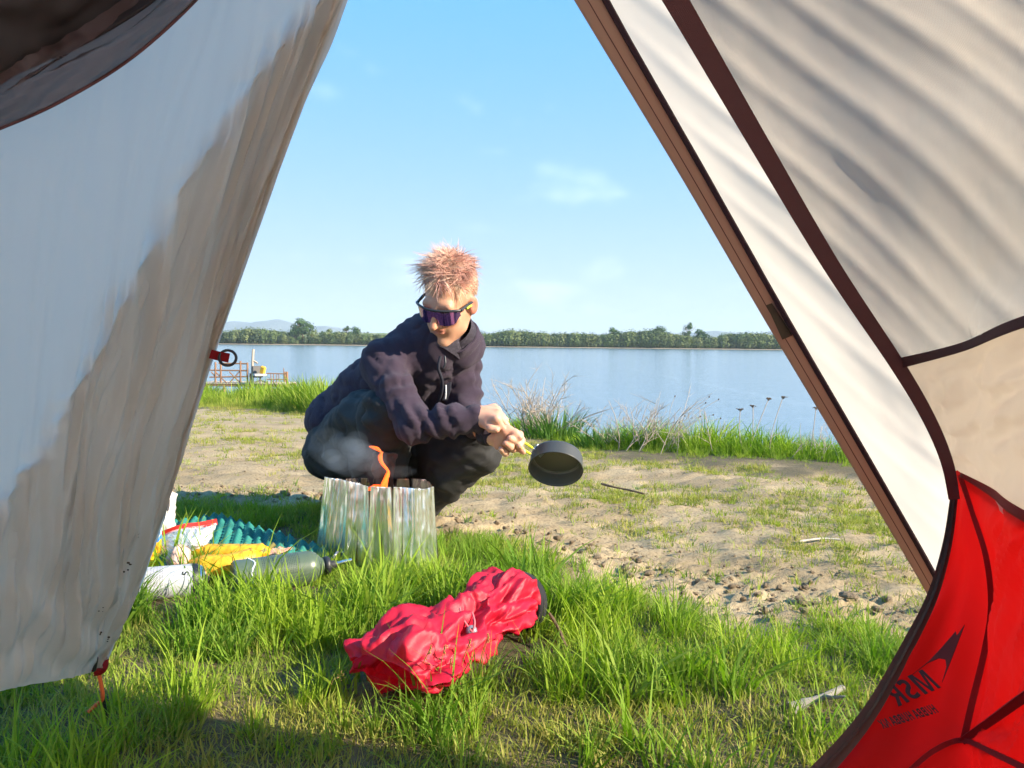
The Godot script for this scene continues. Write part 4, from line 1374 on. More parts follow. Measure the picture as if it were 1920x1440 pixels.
func build_hair(who: Node) -> void:
	var m := mat(1, 1, 1, 0.55)
	m.vertex_color_use_as_albedo = true
	m.metallic_specular = 0.4
	through(m, 0.35, 0.26, 0.2)
	var s := Shape.new()
	var r := RandomNumberGenerator.new()
	r.seed = 12
	var blond := Color(0.86, 0.66, 0.5)
	var pink := Color(0.78, 0.39, 0.31)
	var dark := Color(0.3, 0.16, 0.12)
	# long messy top in locks, short sides
	for lock in 380:
		var a := r.randf() * TAU
		var lift := pow(r.randf(), 0.7)
		var top := Vector3(cos(a) * (1.0 - lift * 0.9), 0.45 + lift * 0.7, sin(a) * (1.0 - lift * 0.9) + 0.12).normalized()
		if top.z > 0.62 and top.y < 0.62:
			continue
		var root := Vector3(0, 0.038, -0.018) + top * Vector3(0.073, 0.08, 0.092)
		var swirl := Vector3(soft_noise.get_noise_3dv(top * 1.6) * 2.4 + r.randfn() * 0.35, 0.05, soft_noise.get_noise_3dv(top * 1.6 + Vector3(9, 0, 0)) * 2.4 + 0.35 + r.randfn() * 0.35)
		var lay := (swirl - top * swirl.dot(top)).normalized()
		var out := (top * r.randf_range(0.12, 0.75) + lay * 0.9).normalized()
		var curl := lay * r.randf_range(0.1, 0.6) + Vector3(r.randfn(), r.randfn() * 0.6 - 0.2, r.randfn()) * 0.3 - top * 0.15
		var long := r.randf_range(0.024, 0.046) * (0.7 + 0.4 * top.y)
		var tone := pink.lerp(blond, clampf(r.randf() * 1.1 - 0.1 + (0.25 if top.x < 0 else 0.0), 0, 1))
		if r.randf() < 0.08:
			tone = dark
		for k in 16:
			var j := Vector3(r.randfn(), r.randfn(), r.randfn())
			var t2 := tone * r.randf_range(0.8, 1.2)
			t2.a = 1.0
			strand(s, head_at + head_axes * (root + j * 0.0045), head_axes * (out + j * 0.12), head_axes * (curl + j * 0.1), long * r.randf_range(0.75, 1.1), r.randf_range(0.0006, 0.0011), t2)
	# loose strands over the forehead
	for k in 150:
		var side := r.randf_range(-1, 1)
		var root := Vector3(side * 0.055, 0.092 - 0.02 * side * side, 0.05 - 0.02 * absf(side))
		var out := Vector3(side * 0.35 + r.randfn() * 0.3, -0.55, 0.42).normalized()
		strand(s, head_at + head_axes * (root + Vector3(r.randfn(), r.randfn(), 0) * 0.004), head_axes * out, head_axes * Vector3(-side * 0.3 + r.randfn() * 0.2, -0.35, -0.25), r.randf_range(0.03, 0.06), r.randf_range(0.0006, 0.0009), blond * Color(1.05, 1.05, 1.0))
	# cropped sides and back
	for k in 5200:
		var n := Vector3(r.randfn(), r.randfn(), r.randfn()).normalized()
		if n.y < -0.35 or (n.z > 0.45 and n.y < 0.55):
			continue
		if n.z > 0.1 and n.y < 0.1:
			continue
		var root := Vector3(0, 0.038, -0.018) + n * Vector3(0.0725, 0.0795, 0.0915)
		var tone := blond.lerp(Color(0.45, 0.33, 0.25), r.randf())
		strand(s, head_at + head_axes * root, head_axes * (n * 0.6 + Vector3(0, -0.4, -0.35) + Vector3(r.randfn(), r.randfn(), r.randfn()) * 0.15), head_axes * (-n * 0.2), r.randf_range(0.009, 0.017), 0.0008, tone)
	var hair := put("hair", skin_of(s.v, s.i, s.c), m, who)
	hair.set_meta("label", "short tousled pinkish blond hair")

func build_glasses(who: Node) -> void:
	var lens_m := mat(0.2, 0.1, 0.34, 0.06, 0.85)
	lens_m.clearcoat_enabled = true
	lens_m.clearcoat = 1.0
	lens_m.clearcoat_roughness = 0.03
	var frame_m := mat(0.025, 0.027, 0.03, 0.35)
	var lime := mat(0.5, 0.62, 0.05, 0.4)
	var nu := 36
	var v := PackedVector3Array()
	var ix := PackedInt32Array()
	var bar := PackedVector3Array()
	for i in nu + 1:
		var q := float(i) / nu * 2.0 - 1.0
		var a := q * 1.0
		var at := Vector3(sin(a) * 0.083, 0.0, 0.026 + cos(a) * 0.08)
		var foot := -0.024 + 0.016 * exp(-pow(q / 0.13, 2.0)) - 0.006 * exp(-pow((absf(q) - 0.45) / 0.3, 2.0)) + 0.02 * smoothstep(0.72, 1.0, absf(q))
		var top := 0.021 - 0.006 * pow(absf(q), 3.0)
		for j in 7:
			var t := j / 6.0
			var y := lerpf(top, foot, t)
			v.append(H(at.x, y, at.z - 0.007 * (t - 0.3)))
		bar.append(H(at.x * 1.01, top + 0.001, at.z * 1.01))
	for i in nu:
		for j in 6:
			var q := i * 7 + j
			ix.append_array([q, q + 7, q + 8, q, q + 8, q + 1])
	var g := Node3D.new()
	g.name = "sunglasses"
	who.add_child(g)
	g.position = -(who.get_meta("base") as Vector3)
	g.set_meta("label", "wraparound sunglasses with violet mirror lens")
	put("lens", skin_of(v, ix), lens_m, g)
	var s := Shape.new()
	s.tube(bar, PackedFloat32Array([0.0036]), 8)
	put("frame", done(s), frame_m, g)
	for side in [-1.0, 1.0]:
		s = Shape.new()
		s.tube(smooth_path([H(side * 0.07, 0.014, 0.066), H(side * 0.073, 0.013, 0.045), H(side * 0.076, 0.011, 0.012), H(side * 0.076, 0.002, -0.02)], 5), PackedFloat32Array([0.0048, 0.0045, 0.004]), 8)
		put("temple", done(s), frame_m, g)
		s = Shape.new()
		s.tube(PackedVector3Array([H(side * 0.0765, 0.008, 0.04), H(side * 0.0795, 0.004, 0.012)]), PackedFloat32Array([0.0035, 0.0025]), 8)
		put("temple_grip", done(s), lime, g)

func build_kit() -> void:
	build_windscreen()
	build_fire()
	build_pan()
	build_red_sack()
	build_sleeping_mat()
	build_small_kit()
	build_sticks()

func build_windscreen() -> void:
	var foil := mat(0.95, 0.95, 0.94, 0.26, 1.0)
	relief(foil, noise_map(0.016, 3, 61, 256), 0.12, 2.4)
	# plan of the folded foil, from the outer flap round the front to the inner end at the back; heights of the top rim
	var plan := [[Vector3(-0.4828, 0.2046, -1.8136), 1.0], [Vector3(-0.4508, 0.2092, -1.7688), 1.0], [Vector3(-0.4278, 0.2059, -1.7736), 1.0], [Vector3(-0.3951, 0.2114, -1.7189), 1.0], [Vector3(-0.3697, 0.2045, -1.7285), 1.0], [Vector3(-0.3364, 0.2093, -1.6737), 1.0], [Vector3(-0.3118, 0.2033, -1.6984), 1.0], [Vector3(-0.2802, 0.2106, -1.6637), 1.0], [Vector3(-0.2631, 0.2055, -1.6835), 1.0], [Vector3(-0.2316, 0.2063, -1.6685), 1.0], [Vector3(-0.2105, 0.1982, -1.7031), 1.0], [Vector3(-0.1938, 0.1978, -1.7381), 1.0],
		[Vector3(-0.2091, 0.1951, -1.8131), 1.0], [Vector3(-0.2288, 0.1875, -1.8728), 0.99], [Vector3(-0.2771, 0.1819, -1.9225), 1.0], [Vector3(-0.3278, 0.18, -1.9375), 0.99], [Vector3(-0.3743, 0.1828, -1.9276), 1.0], [Vector3(-0.4049, 0.1876, -1.8928), 1.0], [Vector3(-0.4255, 0.1959, -1.8332), 0.985]]
	var o := based("foil_windscreen", "crumpled silver foil windscreen standing round the stove fire", "windscreen", Vector3(-0.3178, 0, -1.7241))
	var r := RandomNumberGenerator.new()
	r.seed = 4
	for k in plan.size() - 1:
		var a: Vector3 = plan[k][0]
		var b: Vector3 = plan[k + 1][0]
		var a0 := Vector3(lerpf(a.x, -0.33, 0.0), 0.003, a.z)
		var b0 := Vector3(b.x, 0.003, b.z)
		var mid := Vector3(-0.33, 0.003, -1.8)
		a0 += (a0 - mid).normalized() * 0.02
		b0 += (b0 - mid).normalized() * 0.02
		var shift := r.randf() * 50.0
		var lean := r.randf_range(-0.012, 0.012)
		var net := []
		for j in 4:
			var t := j / 3.0
			var p := a.lerp(a0, t)
			var q := b.lerp(b0, t)
			net.append([p, p.lerp(q, 0.5), q])
		var crumple := func(u: float, v: float, p: Vector3) -> float:
			var inside := sin(u * PI)
			return (soft_noise.get_noise_2d(u * 2.6 + shift, v * 0.7) * 0.003 + absf(soft_noise.get_noise_2d(u * 3.5 + shift, v * 2.2 + u * 2.0)) * 0.003 + absf(rough_noise.get_noise_2d(u * 1.2 + shift, v * 2.5)) * 0.0015 - 0.001) * inside + (v - 0.5) * lean
		put("foil_panel", sheet(net, 16, 44, crumple, 0, 1, 0, 1, 0.0004), foil, o)
	lying.append([Vector3(-0.374, 0, -2.0292).x, Vector3(-0.374, 0, -2.0292).z + 0.02, 0.14, 0.12, 0.0])

func build_fire() -> void:
	var at := Vector3(-0.3278, 0.1521, -1.8007)
	var hot := mat(0.9, 0.25, 0.04, 0.9)
	hot.emission_enabled = true
	hot.emission = Color(1.0, 0.24, 0.035)
	hot.emission_energy_multiplier = 0.7
	hot.transparency = BaseMaterial3D.TRANSPARENCY_ALPHA
	hot.albedo_color.a = 0.45
	var o := based("flame", "thin orange flame licking up out of the foil windscreen", "flame", Vector3(-0.3302, 0.1179, -1.7988))
	var tongue := func(pts: Array, radii: Array, flat: float) -> ArrayMesh:
		var s := Shape.new()
		var path := smooth_path(pts, 6)
		var rad := PackedFloat32Array()
		for k in path.size():
			var t := float(k) / (path.size() - 1) * (radii.size() - 1)
			var i := mini(int(t), radii.size() - 2)
			rad.append(lerpf(radii[i], radii[i + 1], t - i))
		s.tube(path, rad, 8, true, flat, Vector3.BACK)
		return done(s)
	put("tongue", tongue.call([Vector3(-0.3415, 0.1519, -1.8007), Vector3(-0.3309, 0.1834, -1.8024), Vector3(-0.3175, 0.2109, -1.804), Vector3(-0.3163, 0.2245, -1.8047), Vector3(-0.3315, 0.2435, -1.8058), Vector3(-0.3358, 0.2598, -1.8067), Vector3(-0.3291, 0.2722, -1.8074)], [0.007, 0.0045, 0.006, 0.003, 0.0042, 0.006, 0.0005], 0.5), hot, o)
	put("tongue", tongue.call([Vector3(-0.3235, 0.1784, -1.8072), Vector3(-0.3196, 0.199, -1.8083), Vector3(-0.3143, 0.2196, -1.8095)], [0.006, 0.004, 0.0008], 0.5), hot, o)
	put("tongue", tongue.call([Vector3(-0.3318, 0.2694, -1.8072), Vector3(-0.3428, 0.2789, -1.8077), Vector3(-0.3538, 0.2829, -1.808), Vector3(-0.3648, 0.2855, -1.8081)], [0.001, 0.005, 0.004, 0.0006], 0.5), hot, o)
	put("tongue", tongue.call([Vector3(-0.3684, 0.1728, -1.8119), Vector3(-0.3519, 0.1785, -1.8122), Vector3(-0.3382, 0.1841, -1.8125)], [0.003, 0.008, 0.002], 0.5), hot, o)
	var lamp := OmniLight3D.new()
	lamp.name = "fire_glow"
	lamp.light_color = Color(1.0, 0.5, 0.2)
	lamp.light_energy = 0.002
	lamp.light_size = 0.03
	lamp.omni_range = 6.0
	lamp.omni_attenuation = 2.0
	lamp.shadow_enabled = true
	add_child(lamp)
	lamp.position = Vector3(-0.322, 0.2037, -1.7835)
	# the stove under the flame: a low burner with a fuel line
	var st := based("camp_stove", "small dark camp stove inside the foil windscreen", "stove", Vector3(-0.3733, 0, -2.0006))
	var s := Shape.new()
	var base: Vector3 = Vector3(-0.3733, 0, -2.0006)
	s.lathe(PackedVector2Array([Vector2(0, 0.03), Vector2(0.035, 0.03), Vector2(0.045, 0.045), Vector2(0.045, 0.06), Vector2(0.03, 0.072), Vector2(0.012, 0.078), Vector2(0, 0.078)]), Transform3D(Basis.IDENTITY, base), 24)
	put("burner", done(s), mat(0.06, 0.06, 0.06, 0.4, 0.8), st)
	for k in 3:
		s = Shape.new()
		var a := k * TAU / 3.0 + 0.4
		s.tube(PackedVector3Array([base + Vector3(cos(a) * 0.02, 0.04, sin(a) * 0.02), base + Vector3(cos(a) * 0.08, 0.002, sin(a) * 0.08)]), PackedFloat32Array([0.003]), 6)
		s.tube(PackedVector3Array([base + Vector3(cos(a) * 0.045, 0.02, sin(a) * 0.045), base + Vector3(cos(a) * 0.05, 0.1, sin(a) * 0.05), base + Vector3(cos(a) * 0.02, 0.1, sin(a) * 0.02)]), PackedFloat32Array([0.002]), 6)
		put("leg", done(s), mat(0.06, 0.06, 0.06, 0.4, 0.8), st)
	# smoke drifting to the left in front of the dark trousers
	var puffs := [[690, 862, 1.80, 0.05, 0.03, 5.0], [672, 845, 1.79, 0.045, 0.03, 6.0], [668, 828, 1.79, 0.03, 0.028, 4.0], [640, 852, 1.78, 0.06, 0.045, 4.5], [652, 872, 1.79, 0.05, 0.03, 4.0], [615, 838, 1.78, 0.05, 0.05, 3.2], [706, 875, 1.80, 0.03, 0.03, 4.0], [660, 838, 1.775, 0.035, 0.028, 4.0],
		[750, 884, 1.85, 0.045, 0.015, 3.5], [632, 868, 1.785, 0.03, 0.02, 5.0], [684, 846, 1.785, 0.03, 0.02, 4.5], [622, 855, 1.775, 0.024, 0.018, 6.0]]
	var smoke := Node3D.new()
	smoke.name = "smoke"
	add_child(smoke)
	tag(smoke, "faint grey smoke drifting from the fire across the dark trousers", "smoke", "", "stuff")
	var k := 0
	for p in puffs:
		var fog := FogVolume.new()
		fog.name = "smoke_puff" if k == 0 else "smoke_puff_%03d" % k
		k += 1
		fog.shape = RenderingServer.FOG_VOLUME_SHAPE_ELLIPSOID
		var c := PUFF_AT[k - 1]
		fog.size = Vector3(p[3] * 2.0, p[4] * 2.0, 0.06)
		fog.position = c
		fog.rotation_degrees = Vector3(0, 0, 12.0 * sin(k * 2.1))
		var fm := FogMaterial.new()
		fm.density = p[5] * 0.28
		fm.albedo = Color(0.78, 0.86, 0.92)
		fog.material = fm
		smoke.add_child(fog, true)

const PUFF_AT: Array[Vector3] = [Vector3(-0.3631, 0.2546, -1.7864), Vector3(-0.3855, 0.2788, -1.7777), Vector3(-0.3912, 0.3016, -1.779), Vector3(-0.4261, 0.2705, -1.7672), Vector3(-0.4121, 0.2423, -1.7757), Vector3(-0.4597, 0.2889, -1.7682), Vector3(-0.3413, 0.2373, -1.7854), Vector3(-0.3984, 0.2902, -1.7633), Vector3(-0.2895, 0.2167, -1.8343), Vector3(-0.4378, 0.2482, -1.771), Vector3(-0.3684, 0.2784, -1.7727), Vector3(-0.4488, 0.2671, -1.762)]

func build_pan() -> void:
	var hard := mat(0.07, 0.07, 0.066, 0.42, 0.3)
	var inner := mat(0.14, 0.13, 0.1, 0.45, 0.2)
	var rim_m := mat(0.25, 0.24, 0.2, 0.35, 0.7)
	var centre := Vector3(0.1169, 0.2248, -1.8448)
	# the mouth looks down and towards the tent
	var mouth := Vector3(-0.1, -0.66, 0.74).normalized()
	var fr := axis_frame(centre, -mouth, Vector3.BACK)
	var o := based("frying_pan", "small dark grey frying pan held out upside down over the ground", "pan", centre)
	var R := 0.0695
	var s := Shape.new()
	s.lathe(PackedVector2Array([Vector2(0.0, 0.0445), Vector2(R - 0.008, 0.0445), Vector2(R - 0.002, 0.041), Vector2(R, 0.035), Vector2(R + 0.0005, 0.003), Vector2(R + 0.0025, 0.0015), Vector2(R + 0.003, 0.0), Vector2(R + 0.0022, -0.0014), Vector2(R, -0.0014), Vector2(R - 0.0012, 0.001)]), fr, 56)
	put("wall", done(s), hard, o)
	s = Shape.new()
	s.lathe(PackedVector2Array([Vector2(R - 0.0012, 0.001), Vector2(R - 0.0016, 0.034), Vector2(R - 0.004, 0.0395), Vector2(R - 0.009, 0.0415), Vector2(0.0, 0.0425)]), fr, 56)
	put("inside", done(s), inner, o)
	s = Shape.new()
	var loop := PackedVector3Array()
	for k in 49:
		var a := TAU * k / 48.0
		loop.append(fr * Vector3(cos(a) * (R - 0.007), 0.0402, sin(a) * (R - 0.007)))
	s.tube(loop, PackedFloat32Array([0.0009]), 6, false)
	put("base_ring", done(s), rim_m, o)
	# bracket and folding wire handle sheathed in lime sleeves
	var grip_dir := (Vector3(0.0578, 0.266, -1.8471) - centre).normalized()
	s = Shape.new()
	s.box(Vector3(0.0733, 0.2724, -1.8525), Vector3(0.03, 0.022, 0.004), axis_frame(Vector3.ZERO, Vector3(0.0832, 0.2816, -1.858) - Vector3(0.0633, 0.2627, -1.8419), Vector3.BACK).basis, 0.001)
	put("bracket", done(s), mat(0.5, 0.5, 0.5, 0.3, 0.9), o)
	s = Shape.new()
	s.tube(PackedVector3Array([Vector3(0.0826, 0.2796, -1.8428), Vector3(0.0824, 0.2803, -1.8379)]), PackedFloat32Array([0.003]), 10)
	put("rivet", done(s), mat(0.6, 0.6, 0.6, 0.3, 0.9), o)
	var steel := mat(0.4, 0.4, 0.4, 0.3, 0.9)
	var lime := mat(0.55, 0.6, 0.02, 0.45)
	for side in [0, 1]:
		var pts := [Vector3(0.0717, 0.2693, -1.8453), Vector3(0.0546, 0.2814, -1.8379), Vector3(0.0361, 0.2958, -1.8237), Vector3(0.0083, 0.3074, -1.8073), Vector3(-0.0121, 0.311, -1.7995)] if side == 0 else [Vector3(0.0632, 0.2604, -1.8388), Vector3(0.0489, 0.2673, -1.8291), Vector3(0.0292, 0.282, -1.8129), Vector3(0.0085, 0.2928, -1.8035), Vector3(-0.0121, 0.3028, -1.7991)]
		s = Shape.new()
		s.tube(smooth_path(pts, 5), PackedFloat32Array([0.0016]), 8)
		var wire := put("handle_wire", done(s), steel, o)
		s = Shape.new()
		s.tube(smooth_path(pts.slice(1), 5), PackedFloat32Array([0.0034]), 8)
		put("handle_sleeve", done(s), lime, wire)

func build_red_sack() -> void:
	# a stuff sack lying half empty: tight waist where the draw cord pulls, black round base at the far end
	var nylon := mat(0.48, 0.006, 0.032, 0.5)
	through(nylon, 0.5, 0.03, 0.06)
	relief(nylon, M.weave, 0.03, 40.0)
	var o := based("red_stuff_sack", "crumpled bright red stuff sack with drawcord lying in the grass", "sack", Vector3(-0.0974, 0, -1.1076))
	# stations along the sack: centre, half width, half height
	var st := [[Vector3(-0.1876, 0.0513, -1.049), 0.072, 0.02], [Vector3(-0.1748, 0.0521, -1.069), 0.086, 0.046], [Vector3(-0.1525, 0.0517, -1.1041), 0.092, 0.058], [Vector3(-0.124, 0.0513, -1.1541), 0.085, 0.058], [Vector3(-0.0959, 0.0514, -1.1892), 0.07, 0.05], [Vector3(-0.0706, 0.0523, -1.2243), 0.055, 0.045], [Vector3(-0.0485, 0.056, -1.2545), 0.06, 0.052], [Vector3(-0.0254, 0.0606, -1.2948), 0.062, 0.058], [Vector3(-0.0028, 0.0583, -1.3348), 0.06, 0.058], [Vector3(0.0148, 0.0536, -1.3596), 0.055, 0.054]]
	var rows := []
	var n := 24
	for k in st.size():
		var c: Vector3 = st[k][0]
		var prev: Vector3 = st[maxi(k - 1, 0)][0]
		var next: Vector3 = st[mini(k + 1, st.size() - 1)][0]
		var t := (next - prev).normalized()
		var side := t.cross(Vector3.UP).normalized()
		var top := side.cross(t).normalized()
		var row := []
		for i in n + 1:
			var a := TAU * i / n
			var x := cos(a)
			var y := sin(a)
			# flat underneath
			if y < 0:
				y = -pow(absf(y), 1.0) * 0.8
			row.append(c + side * x * st[k][1] + top * y * st[k][2])
		rows.append(row)
	var crumple := func(u: float, v: float, p: Vector3) -> float:
		var a := u * TAU
		var around := Vector2(cos(a), sin(a))
		var pleat := exp(-pow((v - 0.58) / 0.1, 2.0))
		var f := absf(soft_noise.get_noise_3d(around.x * 1.1, around.y * 1.1, v * 2.6)) * -0.03 + 0.012 - absf(rough_noise.get_noise_3d(around.x * 0.7 + 3.0, around.y * 0.7, v * 2.2)) * -0.03
		f += absf(soft_noise.get_noise_3d(around.x * 2.2 + 5.0, around.y * 2.2, v * 6.0)) * 0.016 + absf(soft_noise.get_noise_3d(around.x * 4.0, around.y * 4.0 + 9.0, v * 10.0)) * 0.005 - 0.012
		f += sin(a * 15.0 + soft_noise.get_noise_2d(v * 20.0, 3.0) * 2.0) * 0.0035 * pleat
		return f * (0.25 + 0.75 * smoothstep(0.0, 0.08, v)) * (1.0 - smoothstep(0.93, 1.0, v))
	put("fabric", sheet(rows, 120, 130, crumple), nylon, o)
	var s := Shape.new()
	var end: Vector3 = Vector3(0.0191, 0.0476, -1.3642)
	var axis := (Vector3(0.0472, 0.0435, -1.394) - Vector3(0.0045, 0.0502, -1.3343)).normalized()
	s.lathe(PackedVector2Array([Vector2(0, 0.02), Vector2(0.048, 0.02), Vector2(0.056, 0.014), Vector2(0.057, -0.004), Vector2(0.052, -0.012), Vector2(0, -0.012)]), axis_frame(end, axis), 32)
	put("base_disc", done(s), mat(0.008, 0.007, 0.01, 0.9), o)
	# draw cord with its toggle
	var toggle_at := Vector3(-0.0623, 0.0801, -1.1407)
	s = Shape.new()
	s.lathe(PackedVector2Array([Vector2(0.0035, 0.006), Vector2(0.0085, 0.005), Vector2(0.0095, 0), Vector2(0.0085, -0.005), Vector2(0.0035, -0.006)]), axis_frame(toggle_at, Vector3(0.1, 0.5, 0.8)), 20)
	put("toggle", done(s), mat(0.16, 0.16, 0.2, 0.35), o)
	put("drawcord", cord([Vector3(-0.0837, 0.1082, -1.1673), Vector3(-0.0769, 0.0973, -1.1487), Vector3(-0.0657, 0.0852, -1.139), Vector3(-0.0603, 0.0812, -1.1357), Vector3(-0.0573, 0.0921, -1.1444), Vector3(-0.0619, 0.1014, -1.1619)], 0.0018), mat(0.45, 0.12, 0.14, 0.8), o)
	lying.append([st[4][0].x, st[4][0].z, 0.18, 0.075, 0.75])

func build_sleeping_mat() -> void:
	var teal := mat(0.012, 0.2, 0.165, 0.75)
	teal.albedo_texture = tint_map(0.03, 3, 71, [Color(0.8, 0.8, 0.8), Color(1, 1, 1)], 256)
	teal.uv1_triplanar = true
	var o := based("foam_mat", "teal ridged foam sleeping mat lying on the grass", "mat", Vector3(-0.7709, 0, -1.9574))
	# rows of egg-shaped bumps on a folding pad
	var c0 := Vector3(-1.1035, 0.035, -1.8597)
	var c1 := Vector3(-0.8669, 0.035, -2.0825)
	var c2 := Vector3(-0.4433, 0.035, -1.7368)
	var c3 := Vector3(-0.7249, 0.035, -1.5147)
	var nu := 150
	var nv := 110
	var v := PackedVector3Array()
	var idx := PackedInt32Array()
	for j in nv + 1:
		for i in nu + 1:
			var a := float(i) / nu
			var b := float(j) / nv
			var p: Vector3 = c1.lerp(c2, a).lerp(c0.lerp(c3, a), b)
			var rib := sin(a * TAU * 11.0)
			var egg := sin(b * TAU * 12.0 + (PI if rib > 0 else 0.0))
			var edge := smoothstep(0.0, 0.03, minf(minf(a, 1 - a), minf(b, 1 - b)))
			p.y += (absf(rib) * 0.010 + absf(rib) * egg * 0.0065) * edge - 0.02 * (1.0 - edge) + 0.004 * soft_noise.get_noise_2d(a * 3.0, b * 3.0)
			v.append(p)
	for j in nv:
		for i in nu:
			var q := j * (nu + 1) + i
			idx.append_array([q, q + 1, q + nu + 2, q, q + nu + 2, q + nu + 1])
	put("foam_pad", skin_of(v, idx), teal, o)
	var s := Shape.new()
	s.v = PackedVector3Array([c0, c1, c2, c3, c0 - Vector3(0, 0.034, 0), c1 - Vector3(0, 0.034, 0), c2 - Vector3(0, 0.034, 0), c3 - Vector3(0, 0.034, 0)])
	for k in 4:
		s.v[k] = s.v[k] - Vector3(0, 0.014, 0)
		s.quad(k, (k + 1) % 4, 4 + (k + 1) % 4, 4 + k)
	s.quad(0, 3, 2, 1)
	put("pad_edge", faceted(s), teal, o)
	var mid := (c0 + c1 + c2 + c3) / 4.0
	var along_dir := c2 - c1
	lying.append([mid.x, mid.z, along_dir.length() / 2.0, (c1 - c0).length() / 2.1, atan2(along_dir.z, along_dir.x)])

func print_tex(w: int, h: int, paint: Callable) -> ImageTexture:
	var im := Image.create(w, h, false, Image.FORMAT_RGB8)
	paint.call(im)
	return ImageTexture.create_from_image(im)

func tin(o: Node, called: String, from: Vector3, to: Vector3, profile: PackedVector2Array, m: Material, seg := 40) -> MeshInstance3D:
	# a turned shape along from -> to with u round and v along, for printed labels
	var fr := axis_frame(from, to - from, Vector3.UP)
	var v := PackedVector3Array()
	var uv := PackedVector2Array()
	var idx := PackedInt32Array()
	var n := profile.size()
	var length := (to - from).length()
	for s in seg + 1:
		var a := TAU * s / seg
		for p in profile:
			v.append(fr * Vector3(cos(a) * p.x, p.y * length, sin(a) * p.x))
			uv.append(Vector2(float(s) / seg, p.y))
	for s in seg:
		for k in n - 1:
			var q := s * n + k
			idx.append_array([q, q + 1, q + n + 1, q, q + n + 1, q + n])
	return put(called, skin_of(v, idx, PackedColorArray(), uv), m, o)

func scribble(im: Image, x: int, y: int, w: int, h: int, lines: int, ink: Color, r: RandomNumberGenerator) -> void:
	# rows of tiny illegible lettering
	for l in lines:
		var yy := y + h * l / lines
		var xx := x
		while xx < x + w:
			var step := r.randi_range(2, 7)
			im.fill_rect(Rect2i(xx, yy, step, maxi(1, h / lines / 2)), ink)
			xx += step + r.randi_range(1, 3)

